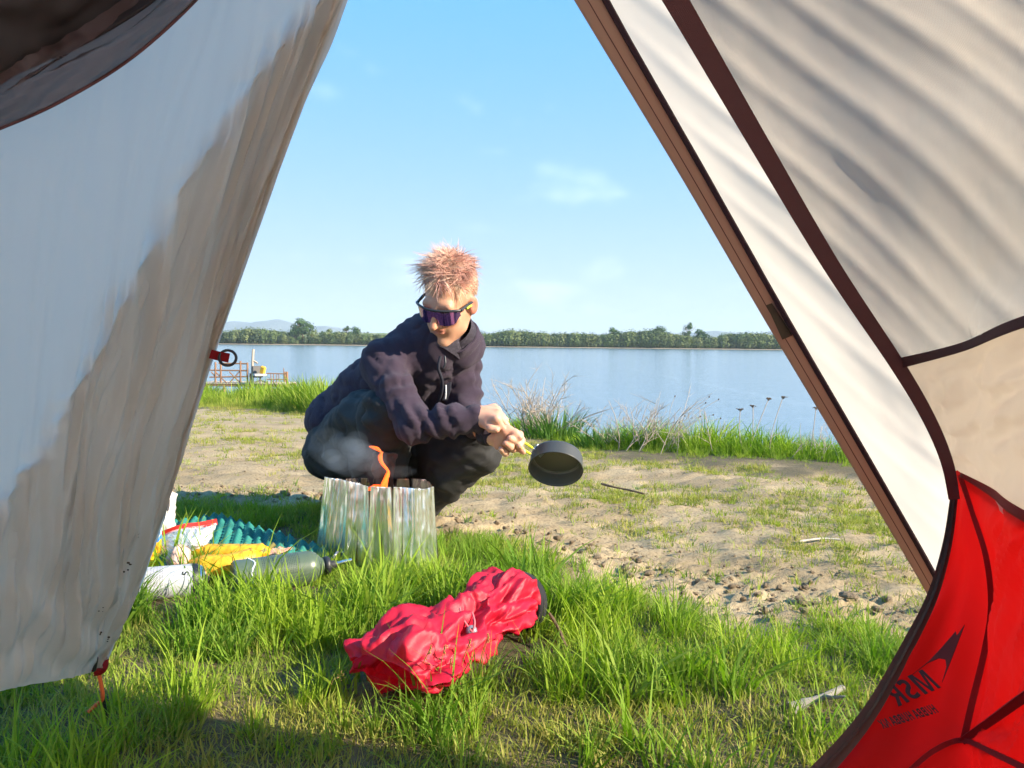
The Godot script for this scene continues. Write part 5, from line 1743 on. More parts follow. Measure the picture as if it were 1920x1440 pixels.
func build_small_kit() -> void:
	var r := RandomNumberGenerator.new()
	r.seed = 33
	# ---- white spray can lying on its side
	var label_tex := print_tex(512, 256, func(im: Image):
		im.fill(Color(0.66, 0.67, 0.69))
		for b in 6:
			for l in 22:
				var xx := 8
				while xx < 500:
					var stp := r.randi_range(3, 8)
					im.fill_rect(Rect2i(xx, 20 + l * 5, stp, 2), Color(0.4, 0.37, 0.4))
					xx += stp + r.randi_range(1, 3)
			break
		im.fill_rect(Rect2i(0, 150, 512, 2), Color(0.72, 0.73, 0.76)))
	var paint_m := mat(1, 1, 1, 0.3)
	paint_m.albedo_texture = label_tex
	var a := Vector3(-0.7944, 0.0642, -1.4353)
	var b := Vector3(-0.6712, 0.0151, -1.5026)
	a.y = 0.045
	b.y = 0.038
	var o := based("white_can", "white printed can with black collar lying in the grass by the left flap", "can", Vector3(a.x, 0, a.z))
	var dir := (b - a).normalized()
	tin(o, "body", a, b, PackedVector2Array([Vector2(0, 0), Vector2(0.03, 0), Vector2(0.034, 0.02), Vector2(0.0345, 0.05), Vector2(0.0345, 0.86), Vector2(0.0345, 0.9)]), paint_m)
	tin(o, "collar", a, b, PackedVector2Array([Vector2(0.0345, 0.9), Vector2(0.035, 0.905), Vector2(0.0345, 0.97), Vector2(0.032, 1.0), Vector2(0.029, 1.02)]), mat(0.015, 0.015, 0.018, 0.4))
	tin(o, "dome", a, b, PackedVector2Array([Vector2(0.0295, 1.0), Vector2(0.0305, 1.03), Vector2(0.029, 1.06), Vector2(0.024, 1.1), Vector2(0.016, 1.13), Vector2(0.012, 1.135), Vector2(0.012, 1.15), Vector2(0.008, 1.15), Vector2(0.0, 1.14)]), mat(0.75, 0.76, 0.78, 0.22, 1.0))
	small_marks(o, a, b, 0.0345, "S", 0.8, 0.72, 0.014)
	lying.append([(a.x + b.x) / 2, (a.z + b.z) / 2, 0.1, 0.07, atan2(dir.z, dir.x)])
	# ---- green fuel bottle with pump
	var green_tex := print_tex(512, 256, func(im: Image):
		im.fill(Color(0.3, 0.35, 0.29))
		for l in 22:
			var xx := 10
			while xx < 150:
				var stp := r.randi_range(3, 9)
				im.fill_rect(Rect2i(xx, 80 + l * 5, stp, 2), Color(0.13, 0.16, 0.13))
				xx += stp + r.randi_range(2, 4))
	var green_m := mat(1, 1, 1, 0.35)
	green_m.albedo_texture = green_tex
	a = Vector3(-0.5992, 0.0502, -1.5046)
	b = Vector3(-0.4339, 0.0521, -1.5948)
	a.y = 0.04
	b.y = 0.04
	o = based("fuel_bottle", "olive green fuel bottle lying in the grass before the mat", "bottle", Vector3(a.x, 0, a.z))
	dir = (b - a).normalized()
	tin(o, "body", a, b, PackedVector2Array([Vector2(0, 0.008), Vector2(0.033, 0.0), Vector2(0.0375, 0.02), Vector2(0.038, 0.05), Vector2(0.038, 0.84), Vector2(0.0365, 0.9), Vector2(0.032, 0.95), Vector2(0.024, 0.99), Vector2(0.018, 1.02), Vector2(0.018, 1.05)]), green_m)
	tin(o, "pump_cap", a, b, PackedVector2Array([Vector2(0.0, 1.04), Vector2(0.02, 1.04), Vector2(0.021, 1.09), Vector2(0.017, 1.12), Vector2(0.009, 1.13), Vector2(0.009, 1.2), Vector2(0.0, 1.2)]), mat(0.02, 0.02, 0.022, 0.45))
	put("pump_knob", cord([b + dir * 0.035 + Vector3(0, 0.0, 0), b + dir * 0.055 + Vector3(0, 0.004, 0.006), b + dir * 0.075 + Vector3(0, 0.006, 0.008)], 0.005), mat(0.7, 0.7, 0.72, 0.25, 1.0), o)
	put("fuel_line", cord([b + dir * 0.03 + Vector3(0, 0.015, 0), b + dir * 0.035 + Vector3(0, 0.022, -0.02), Vector3(-0.435, 0.012, -1.8012), Vector3(-0.3701, 0.03, -1.8908)], 0.0028), mat(0.3, 0.3, 0.3, 0.35, 0.8), o)
	# the white zigzag printed round its foot
	var zig := []
	var fr := axis_frame(a, b - a, Vector3.UP)
	var len := (b - a).length()
	var steps := [0.17, 0.2, 0.24, 0.2, 0.19, 0.2, 0.18, 0.16]
	for k in 8:
		var ang := lerpf(1.75, -0.75, k / 7.0)
		zig.append(fr * Vector3(cos(ang) * 0.0385, len * steps[k], sin(ang) * 0.0385))
	put("white_line", cord(zig, 0.0016, 2), mat(0.8, 0.8, 0.82, 0.5), o)
	lying.append([(a.x + b.x) / 2, (a.z + b.z) / 2, 0.13, 0.055, atan2(dir.z, dir.x)])
	# ---- two bananas lying against each other
	var yellow := mat(0.75, 0.42, 0.015, 0.5)
	yellow.albedo_texture = tint_map(0.03, 4, 91, [Color(0.75, 0.6, 0.5), Color(1, 0.97, 0.9), Color(1, 1, 1)], 256)
	yellow.uv1_triplanar = true
	yellow.uv1_scale = Vector3.ONE * 7.0
	var stem_m := mat(0.2, 0.17, 0.05, 0.8)
	var rows := [[Vector3(-0.7628, 0.0564, -1.6351), Vector3(-0.7046, 0.0585, -1.6302), Vector3(-0.6405, 0.0606, -1.6254), Vector3(-0.5927, 0.0597, -1.6303), Vector3(-0.5721, 0.0634, -1.6355), Vector3(-0.5626, 0.0695, -1.6409)], [Vector3(-0.7175, 0.0542, -1.5549), Vector3(-0.6702, 0.0539, -1.5499), Vector3(-0.6308, 0.0539, -1.5549), Vector3(-0.6028, 0.0564, -1.575), Vector3(-0.5843, 0.0588, -1.6002), Vector3(-0.575, 0.0642, -1.6155)]]
	for k in 2:
		var pts := smooth_path(rows[k], 5)
		var rad := PackedFloat32Array()
		for i in pts.size():
			var t := float(i) / (pts.size() - 1)
			rad.append(lerpf(0.008, 0.021, smoothstep(0.0, 0.18, t)) * lerpf(1.0, 0.22, smoothstep(0.74, 0.97, t)) * (1.12 if k == 1 else 0.95))
		var s := Shape.new()
		s.tube(pts, rad, 7)
		var bo := based("banana", ["yellow banana against the mat, with a brown stem", "yellow banana in front, nearest to the green bottle"][k], "banana", Vector3(pts[8].x, 0.0, pts[8].z), "bananas on the mat")
		put("peel", done(s), yellow, bo)
		s = Shape.new()
		var e := pts.size() - 1
		s.tube(PackedVector3Array([pts[e - 1], pts[e], pts[e] + (pts[e] - pts[e - 2]).normalized() * 0.012]), PackedFloat32Array([0.0055, 0.005, 0.006]), 6)
		put("stem", done(s), stem_m, bo)
	# ---- clear zip bag with a red slider strip
	var clear := mat(0.9, 0.86, 0.86, 0.5)
	clear.transparency = BaseMaterial3D.TRANSPARENCY_ALPHA
	clear.albedo_color.a = 0.42
	clear.metallic_specular = 0.9
	o = based("zip_bag", "clear plastic zip bag with red closing strip on the mat", "bag", Vector3(-0.8424, 0, -1.8513))
	var bag_net := [[Vector3(-0.855, 0.0738, -1.7162), Vector3(-0.8021, 0.0952, -1.7074), Vector3(-0.7567, 0.1009, -1.7077), Vector3(-0.7206, 0.1066, -1.718)], [Vector3(-0.8389, 0.0669, -1.6758), Vector3(-0.7805, 0.0984, -1.6475), Vector3(-0.7366, 0.1039, -1.6478), Vector3(-0.7132, 0.0988, -1.6876)], [Vector3(-0.8265, 0.0578, -1.6452), Vector3(-0.7629, 0.0827, -1.5965), Vector3(-0.7203, 0.088, -1.5968), Vector3(-0.7045, 0.0794, -1.6364)], [Vector3(-0.8164, 0.0523, -1.6299), Vector3(-0.776, 0.066, -1.6106), Vector3(-0.7306, 0.0714, -1.6109), Vector3(-0.7051, 0.0698, -1.6259)]]
	var crinkle := func(u: float, v: float, p: Vector3) -> float: return absf(rough_noise.get_noise_2d(u * 5.0, v * 4.0)) * 0.022
	put("film", sheet(bag_net, 36, 30, crinkle), clear, o)
	put("back_film", sheet([[bag_net[0][0], bag_net[0][1], bag_net[0][2], bag_net[0][3]], [Vector3(-0.8536, 0.0517, -1.71), Vector3(-0.8021, 0.068, -1.7009), Vector3(-0.7581, 0.0737, -1.7012), Vector3(-0.7261, 0.0817, -1.7117)], [bag_net[3][0], bag_net[3][1], bag_net[3][2], bag_net[3][3]]], 20, 12, soft_folds), clear, o)
	put("closing_strip", strap_mesh(smooth_path([Vector3(-0.8573, 0.0759, -1.7183), Vector3(-0.8036, 0.097, -1.7105), Vector3(-0.758, 0.1027, -1.7108), Vector3(-0.7202, 0.1087, -1.7202)], 5), 0.012, 0.014), mat(0.75, 0.03, 0.02, 0.4), o)
	# ---- crumpled pale wrapper
	o = based("crumpled_wrapper", "small crumpled cream and pink wrapper beside the bananas", "wrapper", Vector3(-0.8013, 0, -1.6913))
	var wrap := mat(0.62, 0.5, 0.44, 0.6)
	wrap.albedo_texture = tint_map(0.02, 2, 93, [Color(0.9, 0.55, 0.5), Color(1, 0.95, 0.92), Color(1, 1, 1)], 256)
	wrap.uv1_triplanar = true
	wrap.uv1_scale = Vector3.ONE * 8.0
	var ball := Shape.new()
	var wc := Vector3(-0.7389, 0.0643, -1.5605)
	ball.lathe(PackedVector2Array([Vector2(0, 0.03), Vector2(0.011, 0.028), Vector2(0.021, 0.019), Vector2(0.026, 0.005), Vector2(0.025, -0.008), Vector2(0.018, -0.02), Vector2(0, -0.026)]), Transform3D(Basis.IDENTITY, wc), 26)
	for i in ball.v.size():
		var d := ball.v[i] - wc
		ball.v[i] = wc + d * (1.0 - absf(rough_noise.get_noise_3dv(d * 60.0)) * 0.75 + 0.1)
	put("paper", done(ball), wrap, o)
	# ---- flat pinkish packet at the tip of the bananas
	o = based("snack_packet", "flat brownish pink packet lying between bananas and green bottle", "packet", Vector3(-0.5959, 0, -1.7891))
	put("sleeve", sheet([[Vector3(-0.591, 0.0567, -1.6752), Vector3(-0.5645, 0.0577, -1.6953), Vector3(-0.5291, 0.0472, -1.7147)], [Vector3(-0.573, 0.0555, -1.6451), Vector3(-0.5486, 0.0528, -1.655), Vector3(-0.5352, 0.0461, -1.7047)]], 14, 6, crinkle, 0, 1, 0, 1, 0.006), mat(0.5, 0.27, 0.19, 0.6), o)
	put("seal_strip", sheet([[Vector3(-0.5813, 0.0556, -1.6401), Vector3(-0.5541, 0.0507, -1.6448), Vector3(-0.5307, 0.0439, -1.6945)], [Vector3(-0.5784, 0.0514, -1.6248), Vector3(-0.549, 0.0477, -1.6296), Vector3(-0.5321, 0.042, -1.6744)]], 10, 4, soft_folds, 0, 1, 0, 1, 0.003), mat(0.03, 0.03, 0.04, 0.5), o)
	# ---- carton printed white, blue and yellow, half behind the flap
	var carton_tex := print_tex(128, 256, func(im: Image):
		im.fill(Color(0.93, 0.95, 0.98))
		var nz := FastNoiseLite.new()
		nz.seed = 8
		nz.frequency = 0.03
		for y in 256:
			for x in 128:
				var k := nz.get_noise_2d(x * 0.5, y * 2.4)
				if y < 150 and k > 0.12:
					im.set_pixel(x, y, Color(0.35, 0.66, 0.92))
				if y > 136 and y < 150 + k * 10.0:
					im.set_pixel(x, y, Color(0.15, 0.5, 0.85))
				if y > 148 + k * 8.0 and y < 228 + k * 30.0:
					im.set_pixel(x, y, Color(0.99, 0.72 + k * 0.15, 0.03))
				if y > 244 + k * 12.0:
					im.set_pixel(x, y, Color(0.98, 0.66, 0.05)))
	var carton_m := mat(1, 1, 1, 0.45)
	carton_m.albedo_texture = carton_tex
	o = based("printed_carton", "white carton with blue and yellow print, half hidden by the left flap", "carton", Vector3(-0.8827, 0, -1.6644))
	var c_lo := Vector3(-0.8062, 0.0312, -1.5937)
	var c_hi := Vector3(-0.8242, 0.194, -1.6428)
	var wdt := Vector3(-0.085, 0.0, 0.03)
	var dpt := Vector3(-0.015, 0, -0.05)
	var quad_face := func(p: Vector3, x: Vector3, y: Vector3) -> ArrayMesh:
		return skin_of(PackedVector3Array([p, p + x, p + x + y, p + y]), PackedInt32Array([0, 1, 2, 0, 2, 3]), PackedColorArray(), PackedVector2Array([Vector2(1, 1), Vector2(0, 1), Vector2(0, 0), Vector2(1, 0)]))
	c_lo.y = 0.005
	var rise := Vector3(c_hi.x - c_lo.x, c_hi.y - c_lo.y, c_hi.z - c_lo.z)
	put("front_face", quad_face.call(c_lo, wdt, rise), carton_m, o)
	put("back_face", quad_face.call(c_lo + dpt, wdt, rise), carton_m, o)
	put("side_face", quad_face.call(c_lo, dpt, rise), carton_m, o)
	put("side_face", quad_face.call(c_lo + wdt, dpt, rise), carton_m, o)
	put("top_face", quad_face.call(c_lo + rise, wdt, dpt), mat(0.85, 0.87, 0.9, 0.5), o)
	# ---- pale tote bag with a black strap, behind it
	o = based("tote_bag", "pale grey tote bag with black strap standing behind the carton", "bag", Vector3(-1.0623, 0, -2.092))
	var canvas := mat(0.5, 0.47, 0.45, 0.85)
	relief(canvas, M.weave, 0.08, 30.0)
	var tote := [[Vector3(-1.0035, 0.1852, -1.8426), Vector3(-0.9255, 0.1986, -1.8133), Vector3(-0.8943, 0.1696, -1.8417), Vector3(-0.9071, 0.1387, -1.9001)], [Vector3(-0.9949, 0.1407, -1.8201), Vector3(-0.9098, 0.1571, -1.7809), Vector3(-0.8815, 0.135, -1.8198), Vector3(-0.902, 0.1051, -1.8882)], [Vector3(-0.989, 0.0881, -1.8072), Vector3(-0.9041, 0.0988, -1.7677), Vector3(-0.8788, 0.0755, -1.8065), Vector3(-0.901, 0.0575, -1.8756)], [Vector3(-0.9912, 0.0511, -1.8151), Vector3(-0.9138, 0.0558, -1.7853), Vector3(-0.8944, 0.0479, -1.8149), Vector3(-0.9114, 0.0405, -1.8846)]]
	var dent := func(u: float, v: float, p: Vector3) -> float: return rough_noise.get_noise_2d(u * 3.0, v * 3.0) * 0.016
	put("canvas", sheet(tote, 30, 30, dent, 0, 1, 0, 1, 0.003), canvas, o)
	put("back_canvas", sheet([[tote[0][0], Vector3(-1.0036, 0.1672, -1.9518), tote[0][3]], [tote[3][0], Vector3(-1.0074, 0.036, -1.9545), tote[3][3]]], 12, 12, soft_folds), canvas, o)
	put("strap", sheet([[Vector3(-0.8933, 0.1535, -1.7858), Vector3(-0.8812, 0.1563, -1.7859), Vector3(-0.8724, 0.1515, -1.7957)], [Vector3(-0.887, 0.1326, -1.7696), Vector3(-0.8722, 0.1327, -1.7696), Vector3(-0.8649, 0.1305, -1.7795)], [Vector3(-0.8842, 0.1003, -1.7628), Vector3(-0.8734, 0.1004, -1.7628), Vector3(-0.8703, 0.1074, -1.7732)], [Vector3(-0.884, 0.0842, -1.7619), Vector3(-0.8787, 0.0869, -1.762), Vector3(-0.8772, 0.0924, -1.7673)]], 10, 16, flat_bulge, 0, 1, 0, 1, 0.004), mat(0.03, 0.028, 0.035, 0.7), o)
	put("piping", cord([Vector3(-0.8798, 0.081, -1.7587), Vector3(-0.8699, 0.1002, -1.7638), Vector3(-0.8667, 0.122, -1.769)], 0.0016), mat(0.6, 0.58, 0.55, 0.7), o)

func small_marks(o: Node, a: Vector3, b: Vector3, radius: float, words: String, along_t: float, turn: float, tall: float) -> void:
	var f := SystemFont.new()
	f.font_names = PackedStringArray(["Droid Sans"])
	f.font_weight = 700
	var t := TextMesh.new()
	t.text = words
	t.font = f
	t.font_size = 32
	t.pixel_size = tall / 24.0
	t.depth = 0.0006
	var axis := (b - a).normalized()
	var n := Vector3(0.1, sin(turn), cos(turn))
	n = (n - axis * n.dot(axis)).normalized()
	var x := axis
	var up := n.cross(x).normalized()
	var m := put("lettering", t, M.plastic, o)
	m.transform = Transform3D(Basis(-up, x, n), a.lerp(b, along_t) + n * (radius + 0.0004) - (o.get_meta("base") as Vector3))

func build_sticks() -> void:
	# thin flowering grass stalks standing before the sack
	var straw := mat(0.42, 0.27, 0.09, 0.8)
	var stalks := [[Vector3(-0.1417, 0, -1.0691), Vector3(-0.1136, 0.1115, -1.0072), "tall thin grass stalk before the left half of the red sack"], [Vector3(-0.1032, 0, -1.0633), Vector3(-0.0926, 0.116, -0.9975), "upright thin grass stalk before the middle of the red sack"], [Vector3(-0.0857, 0, -1.0904), Vector3(-0.0857, 0.0844, -1.0258), "short thin grass stalk just left of the sack toggle"], [Vector3(-0.0771, 0, -1.0872), Vector3(-0.0576, 0.1131, -1.0273), "leaning thin grass stalk under the sack toggle"], [Vector3(-0.0419, 0, -1.1088), Vector3(-0.0314, 0.113, -1.0474), "thin grass stalk before the right half of the red sack"], [Vector3(-0.2814, 0, -1.0863), Vector3(-0.2503, 0.0544, -1.0341), "pale drooping oat-like seed head left of the red sack"]]
	for k in stalks.size():
		var foot: Vector3 = stalks[k][0]
		var tip: Vector3 = stalks[k][1]
		var o := based("grass_stalk", stalks[k][2], "grass stalk", foot, "flowering stalks in the meadow")
		var q := Shape.new()
		q.tube(smooth_path([foot, foot.lerp(tip, 0.5) + Vector3(-0.004, 0.006, 0), tip], 5), PackedFloat32Array([0.001, 0.0009, 0.0007]), 5, false)
		put("stem", done(q), straw, o)
		q = Shape.new()
		var dir := (tip - foot).normalized()
		for g in 14:
			var at := tip - dir * 0.0016 * g + Vector3(rng.randfn(), rng.randfn() * 0.3, rng.randfn()) * (0.0011 if k < 5 else 0.006)
			q.tube(PackedVector3Array([at, at + dir * 0.002 + Vector3(rng.randfn(), 0, rng.randfn()) * 0.0008, at + dir * 0.0045]), PackedFloat32Array([0.0003, 0.0008, 0.0002]), 5, false)
		put("seed_head", done(q), straw, o)
	var s := Shape.new()
	var p := smooth_path([Vector3(0.075, 0.0442, -1.314), Vector3(0.084, 0.036, -1.2935), Vector3(0.0926, 0.0263, -1.2729), Vector3(0.0987, 0.0164, -1.2473), Vector3(0.1041, 0.0119, -1.2421)], 5)
	s.tube(p, PackedFloat32Array([0.0024, 0.0028, 0.003, 0.0034, 0.0036, 0.0034, 0.003]), 7)
	tag(put("twig", done(s), M.twig, self), "thin reddish brown twig leaning in the grass beside the red sack", "twig", "loose sticks")
	s = Shape.new()
	s.tube(smooth_path([Vector3(0.4212, 0.012, -1.0289), Vector3(0.4432, 0.02, -1.0328), Vector3(0.4754, 0.025, -1.0429), Vector3(0.5193, 0.022, -1.0766)], 5), PackedFloat32Array([0.011, 0.010, 0.0085, 0.008, 0.0075, 0.007, 0.006, 0.005]), 9)
	s.tube(PackedVector3Array([Vector3(0.4754, 0.025, -1.0429), Vector3(0.4768, 0.035, -1.0201), Vector3(0.4934, 0.04, -1.0138)]), PackedFloat32Array([0.004, 0.003, 0.002]), 6)
	tag(put("driftwood_stick", done(s), M.old_wood, self), "grey weathered forked stick in the grass near the red tent wall", "stick", "loose sticks")
	s = Shape.new()
	s.tube(smooth_path([Vector3(0.3612, 0, -2.8027), Vector3(0.3992, 0, -2.741), Vector3(0.452, 0, -2.6827), Vector3(0.4968, 0, -2.6171)], 4), PackedFloat32Array([0.004, 0.005, 0.0055, 0.005, 0.004]), 7)
	var st := put("brown_stick", done(s), M.twig, self)
	tag(st, "short brown stick lying on the dirt track right of the pan", "stick", "loose sticks")
	s = Shape.new()
	s.tube(smooth_path([Vector3(0.8145, 0.006, -1.9691), Vector3(0.8844, 0.008, -1.992), Vector3(0.9332, 0.008, -1.9828)], 4), PackedFloat32Array([0.003, 0.0035, 0.003]), 6)
	tag(put("pale_straw", done(s), M.stalk, self), "pale dry stalk lying on the track by the right flap", "stalk", "loose sticks")

func build_dock() -> void:
	var rust := mat(0.24, 0.13, 0.075, 0.9)
	var wood := mat(0.38, 0.31, 0.24, 0.9)
	var o := based("fishing_dock", "rusty fishing dock on thin posts over the water behind the reeds", "dock", Vector3(-10.8108, -1.9474, -29.9075))
	var bar := func(called: String, pts: Array, r: float, m: Material, parent: Node) -> Node:
		var s := Shape.new()
		s.tube(PackedVector3Array(pts), PackedFloat32Array([r]), 6)
		return put(called, done(s), m, parent)
	# deck planks run across two long beams
	var d0 := Vector3(-13.2527, -1.2303, -29.9474)
	var d1 := Vector3(-9.5109, -1.2361, -29.947)
	for e in [Vector3(0, -0.06, 0.0), Vector3(0, -0.06, -1.3)]:
		bar.call("beam", [d0 + e, d1 + e], 0.06, rust, o)
	for k in 26:
		var p: Vector3 = d0.lerp(d1, (k + 0.5) / 26.0) + Vector3(0, 0.02, -0.65)
		var s := Shape.new()
		s.box(p, Vector3(0.12, 0.04, 1.45), Basis(Vector3.UP, rng.randf_range(-0.03, 0.03)), 0.008)
		put("plank", faceted(s), wood, o)
	for x in [[Vector3(-9.5166, -0.6961, -29.977), Vector3(-9.482, -1.8435, -29.9133)], [Vector3(-9.6684, -1.2603, -29.9457), Vector3(-9.6618, -1.8904, -29.9107)], [Vector3(-11.0484, -0.7796, -29.9724), Vector3(-11.0437, -1.2297, -29.9474)], [Vector3(-12.1702, -1.2865, -29.9442), Vector3(-12.1636, -1.9166, -29.9092)], [Vector3(-11.0432, -1.2747, -29.9449), Vector3(-11.0366, -1.9048, -29.9099)], [Vector3(-12.959, -1.2947, -29.9438), Vector3(-12.9524, -1.9248, -29.9088)], [Vector3(-10.023, -0.751, -31.276), Vector3(-10.0104, -1.9485, -31.2095)]]:
		bar.call("post", x, 0.05, rust, o)
	for x in [[Vector3(-10.3723, -0.7725, -29.9728), Vector3(-9.5156, -0.7861, -29.972)], [Vector3(-10.3697, -1.0201, -29.959), Vector3(-9.513, -1.0336, -29.9583)]]:
		bar.call("rail", x, 0.025, rust, o)
	for px in [Vector3(-10.192, -0.7706, -29.9729), Vector3(-10.0793, -0.7695, -29.973), Vector3(-9.9438, -0.7906, -29.9718), Vector3(-9.8537, -0.7896, -29.9718), Vector3(-9.6534, -0.5399, -29.9857)]:
		bar.call("baluster", [px, px - Vector3(0, 0.47, 0)], 0.018, rust, o)
	# the raised side platform and its braces
	for x in [[Vector3(-12.7853, -0.6627, -29.9789), Vector3(-11.1849, -0.6685, -29.9786)], [Vector3(-12.4052, -0.3662, -29.9954), Vector3(-11.1879, -0.3759, -29.9948)], [Vector3(-12.7822, -0.9553, -29.9626), Vector3(-11.1823, -0.916, -29.9648)]]:
		bar.call("rail", x, 0.035, rust, o)
	for x in [[Vector3(-12.5409, -0.3226, -29.9978), Vector3(-12.5312, -1.2452, -29.9465)], [Vector3(-12.3155, -0.3202, -29.9979), Vector3(-12.3059, -1.2429, -29.9467)], [Vector3(-11.4821, -0.2665, -30.0009), Vector3(-11.4719, -1.2341, -29.9471)], [Vector3(-11.1884, -0.3309, -29.9973), Vector3(-11.179, -1.2311, -29.9473)]]:
		bar.call("post", x, 0.04, rust, o)
	for x in [[Vector3(-12.5367, -0.7276, -29.9753), Vector3(-12.0584, -1.1953, -29.9493)], [Vector3(-11.9507, -0.7215, -29.9756), Vector3(-11.4952, -1.1669, -29.9509)], [Vector3(-11.5002, -0.6943, -29.9771), Vector3(-11.9457, -1.1941, -29.9494)], [Vector3(-12.717, -0.7295, -29.9752), Vector3(-12.5345, -0.9302, -29.964)]]:
		bar.call("brace", x, 0.025, rust, o)
	# mast beside the deck
	var mast := based("mast", "pale bare mast post standing up from the fishing dock", "mast", Vector3(-10.9536, -1.2287, -29.9474))
	bar.call("pole", [Vector3(-10.9536, -1.2287, -29.9474), Vector3(-10.9832, -0.5539, -29.9849), Vector3(-10.9464, 0.2342, -30.0287)], 0.055, wood, mast)
	bar.call("crosspiece", [Vector3(-10.9414, -0.2383, -30.0025), Vector3(-10.7599, -0.349, -29.9963)], 0.04, wood, mast)
	# old office chair left on the deck
	var ch := based("office_chair", "old office chair with torn yellow backrest on the fishing dock", "chair", Vector3(-10.545, -1.191, -29.7492))
	var grey := mat(0.11, 0.1, 0.09, 0.7)
	var s := Shape.new()
	s.box(Vector3(-10.5935, -0.8338, -29.7691), Vector3(0.5, 0.1, 0.48), Basis(Vector3.UP, 0.5), 0.03)
	put("seat", done(s), mat(0.5, 0.47, 0.42, 0.8), ch)
	s = Shape.new()
	s.box(Vector3(-10.7562, -0.709, -29.9763), Vector3(0.42, 0.5, 0.09), Basis(Vector3.UP, 0.5) * Basis(Vector3.RIGHT, -0.15), 0.03)
	put("backrest", done(s), grey, ch)
	s = Shape.new()
	s.box(Vector3(-10.4437, -0.6292, -29.7304), Vector3(0.26, 0.34, 0.12), Basis(Vector3.UP, -0.3) * Basis(Vector3.FORWARD, 0.25), 0.05)
	put("torn_foam", done(s), mat(0.75, 0.4, 0.04, 0.9), ch)
	bar.call("column", [Vector3(-10.5706, -0.8783, -29.7666), Vector3(-10.5685, -1.0795, -29.7554)], 0.035, grey, ch)
	for k in 5:
		var a := TAU * k / 5.0
		var hub: Vector3 = Vector3(-10.5688, -1.0571, -29.7567)
		bar.call("leg", [hub, hub + Vector3(cos(a) * 0.3, -0.09, sin(a) * 0.3)], 0.025, grey, ch)
	# float on a rod beyond the dock
	var fl := based("rod_float", "small red float on a thin rod right of the fishing dock", "float", Vector3(-8.2449, -1.1945, -27.9463))
	bar.call("rod", [Vector3(-8.8115, -1.3264, -27.9389), Vector3(-8.2447, -1.2155, -27.9451)], 0.012, wood, fl)
	s = Shape.new()
	s.lathe(PackedVector2Array([Vector2(0, 0.09), Vector2(0.05, 0.04), Vector2(0.055, -0.02), Vector2(0.03, -0.08), Vector2(0, -0.1)]), Transform3D(Basis.IDENTITY, Vector3(-8.2028, -1.194, -27.9463)), 12)
	put("bulb_float", done(s), mat(0.25, 0.06, 0.04, 0.7), fl)
	# small mast far off on the other shore
	var am := based("radio_mast", "thin radio mast far off above the right end of the far shore", "mast", Vector3(600.3945, 22.2029, -1703.8247))
	bar.call("pole", [Vector3(600.4213, 19.6525, -1703.683), Vector3(600.2207, 38.7805, -1704.7457)], 0.7, mat(0.4, 0.4, 0.42, 0.8), am)
	bar.call("pole", [Vector3(594.0355, 19.5857, -1703.6793), Vector3(593.9017, 32.3377, -1704.3878)], 0.6, mat(0.4, 0.4, 0.42, 0.8), am)

func branch(s: Shape, r: RandomNumberGenerator, from: Vector3, dir: Vector3, length: float, width: float, depth: int) -> Vector3:
	var bend := Vector3(r.randfn(), r.randfn() * 0.4, r.randfn()) * 0.22
	var pts := PackedVector3Array()
	var rad := PackedFloat32Array()
	for k in 5:
		var t := k / 4.0
		pts.append(from + dir * length * t + bend * length * t * t)
		rad.append(width * (1.0 - 0.75 * t))
	s.tube(pts, rad, 4, false)
	if depth > 0:
		for k in r.randi_range(3, 6):
			var t := r.randf_range(0.15, 0.9)
			var p := from + dir * length * t + bend * length * t * t
			branch(s, r, p, (dir + Vector3(r.randfn(), r.randfn() * 0.5 + 0.25, r.randfn()) * 0.75).normalized(), length * r.randf_range(0.25, 0.5), width * 0.5, depth - 1)
	return pts[4]

func dry_bush(label: String, at: Vector3, tall: float, stems: int, lean: Vector3, seed_value: int, spread: float) -> void:
	var r := RandomNumberGenerator.new()
	r.seed = seed_value
	var o := based("dry_bush", label, "bush", at, "dry bushes on the bank")
	for k in stems:
		var s := Shape.new()
		var root := at + Vector3(r.randfn() * spread, 0, r.randfn() * spread * 0.7)
		branch(s, r, root, (Vector3(r.randfn() * 0.45, 1, r.randfn() * 0.35) + lean).normalized(), tall * r.randf_range(0.5, 1.05), tall * 0.0105, 2)
		put("stem", done(s), M.stalk, o)

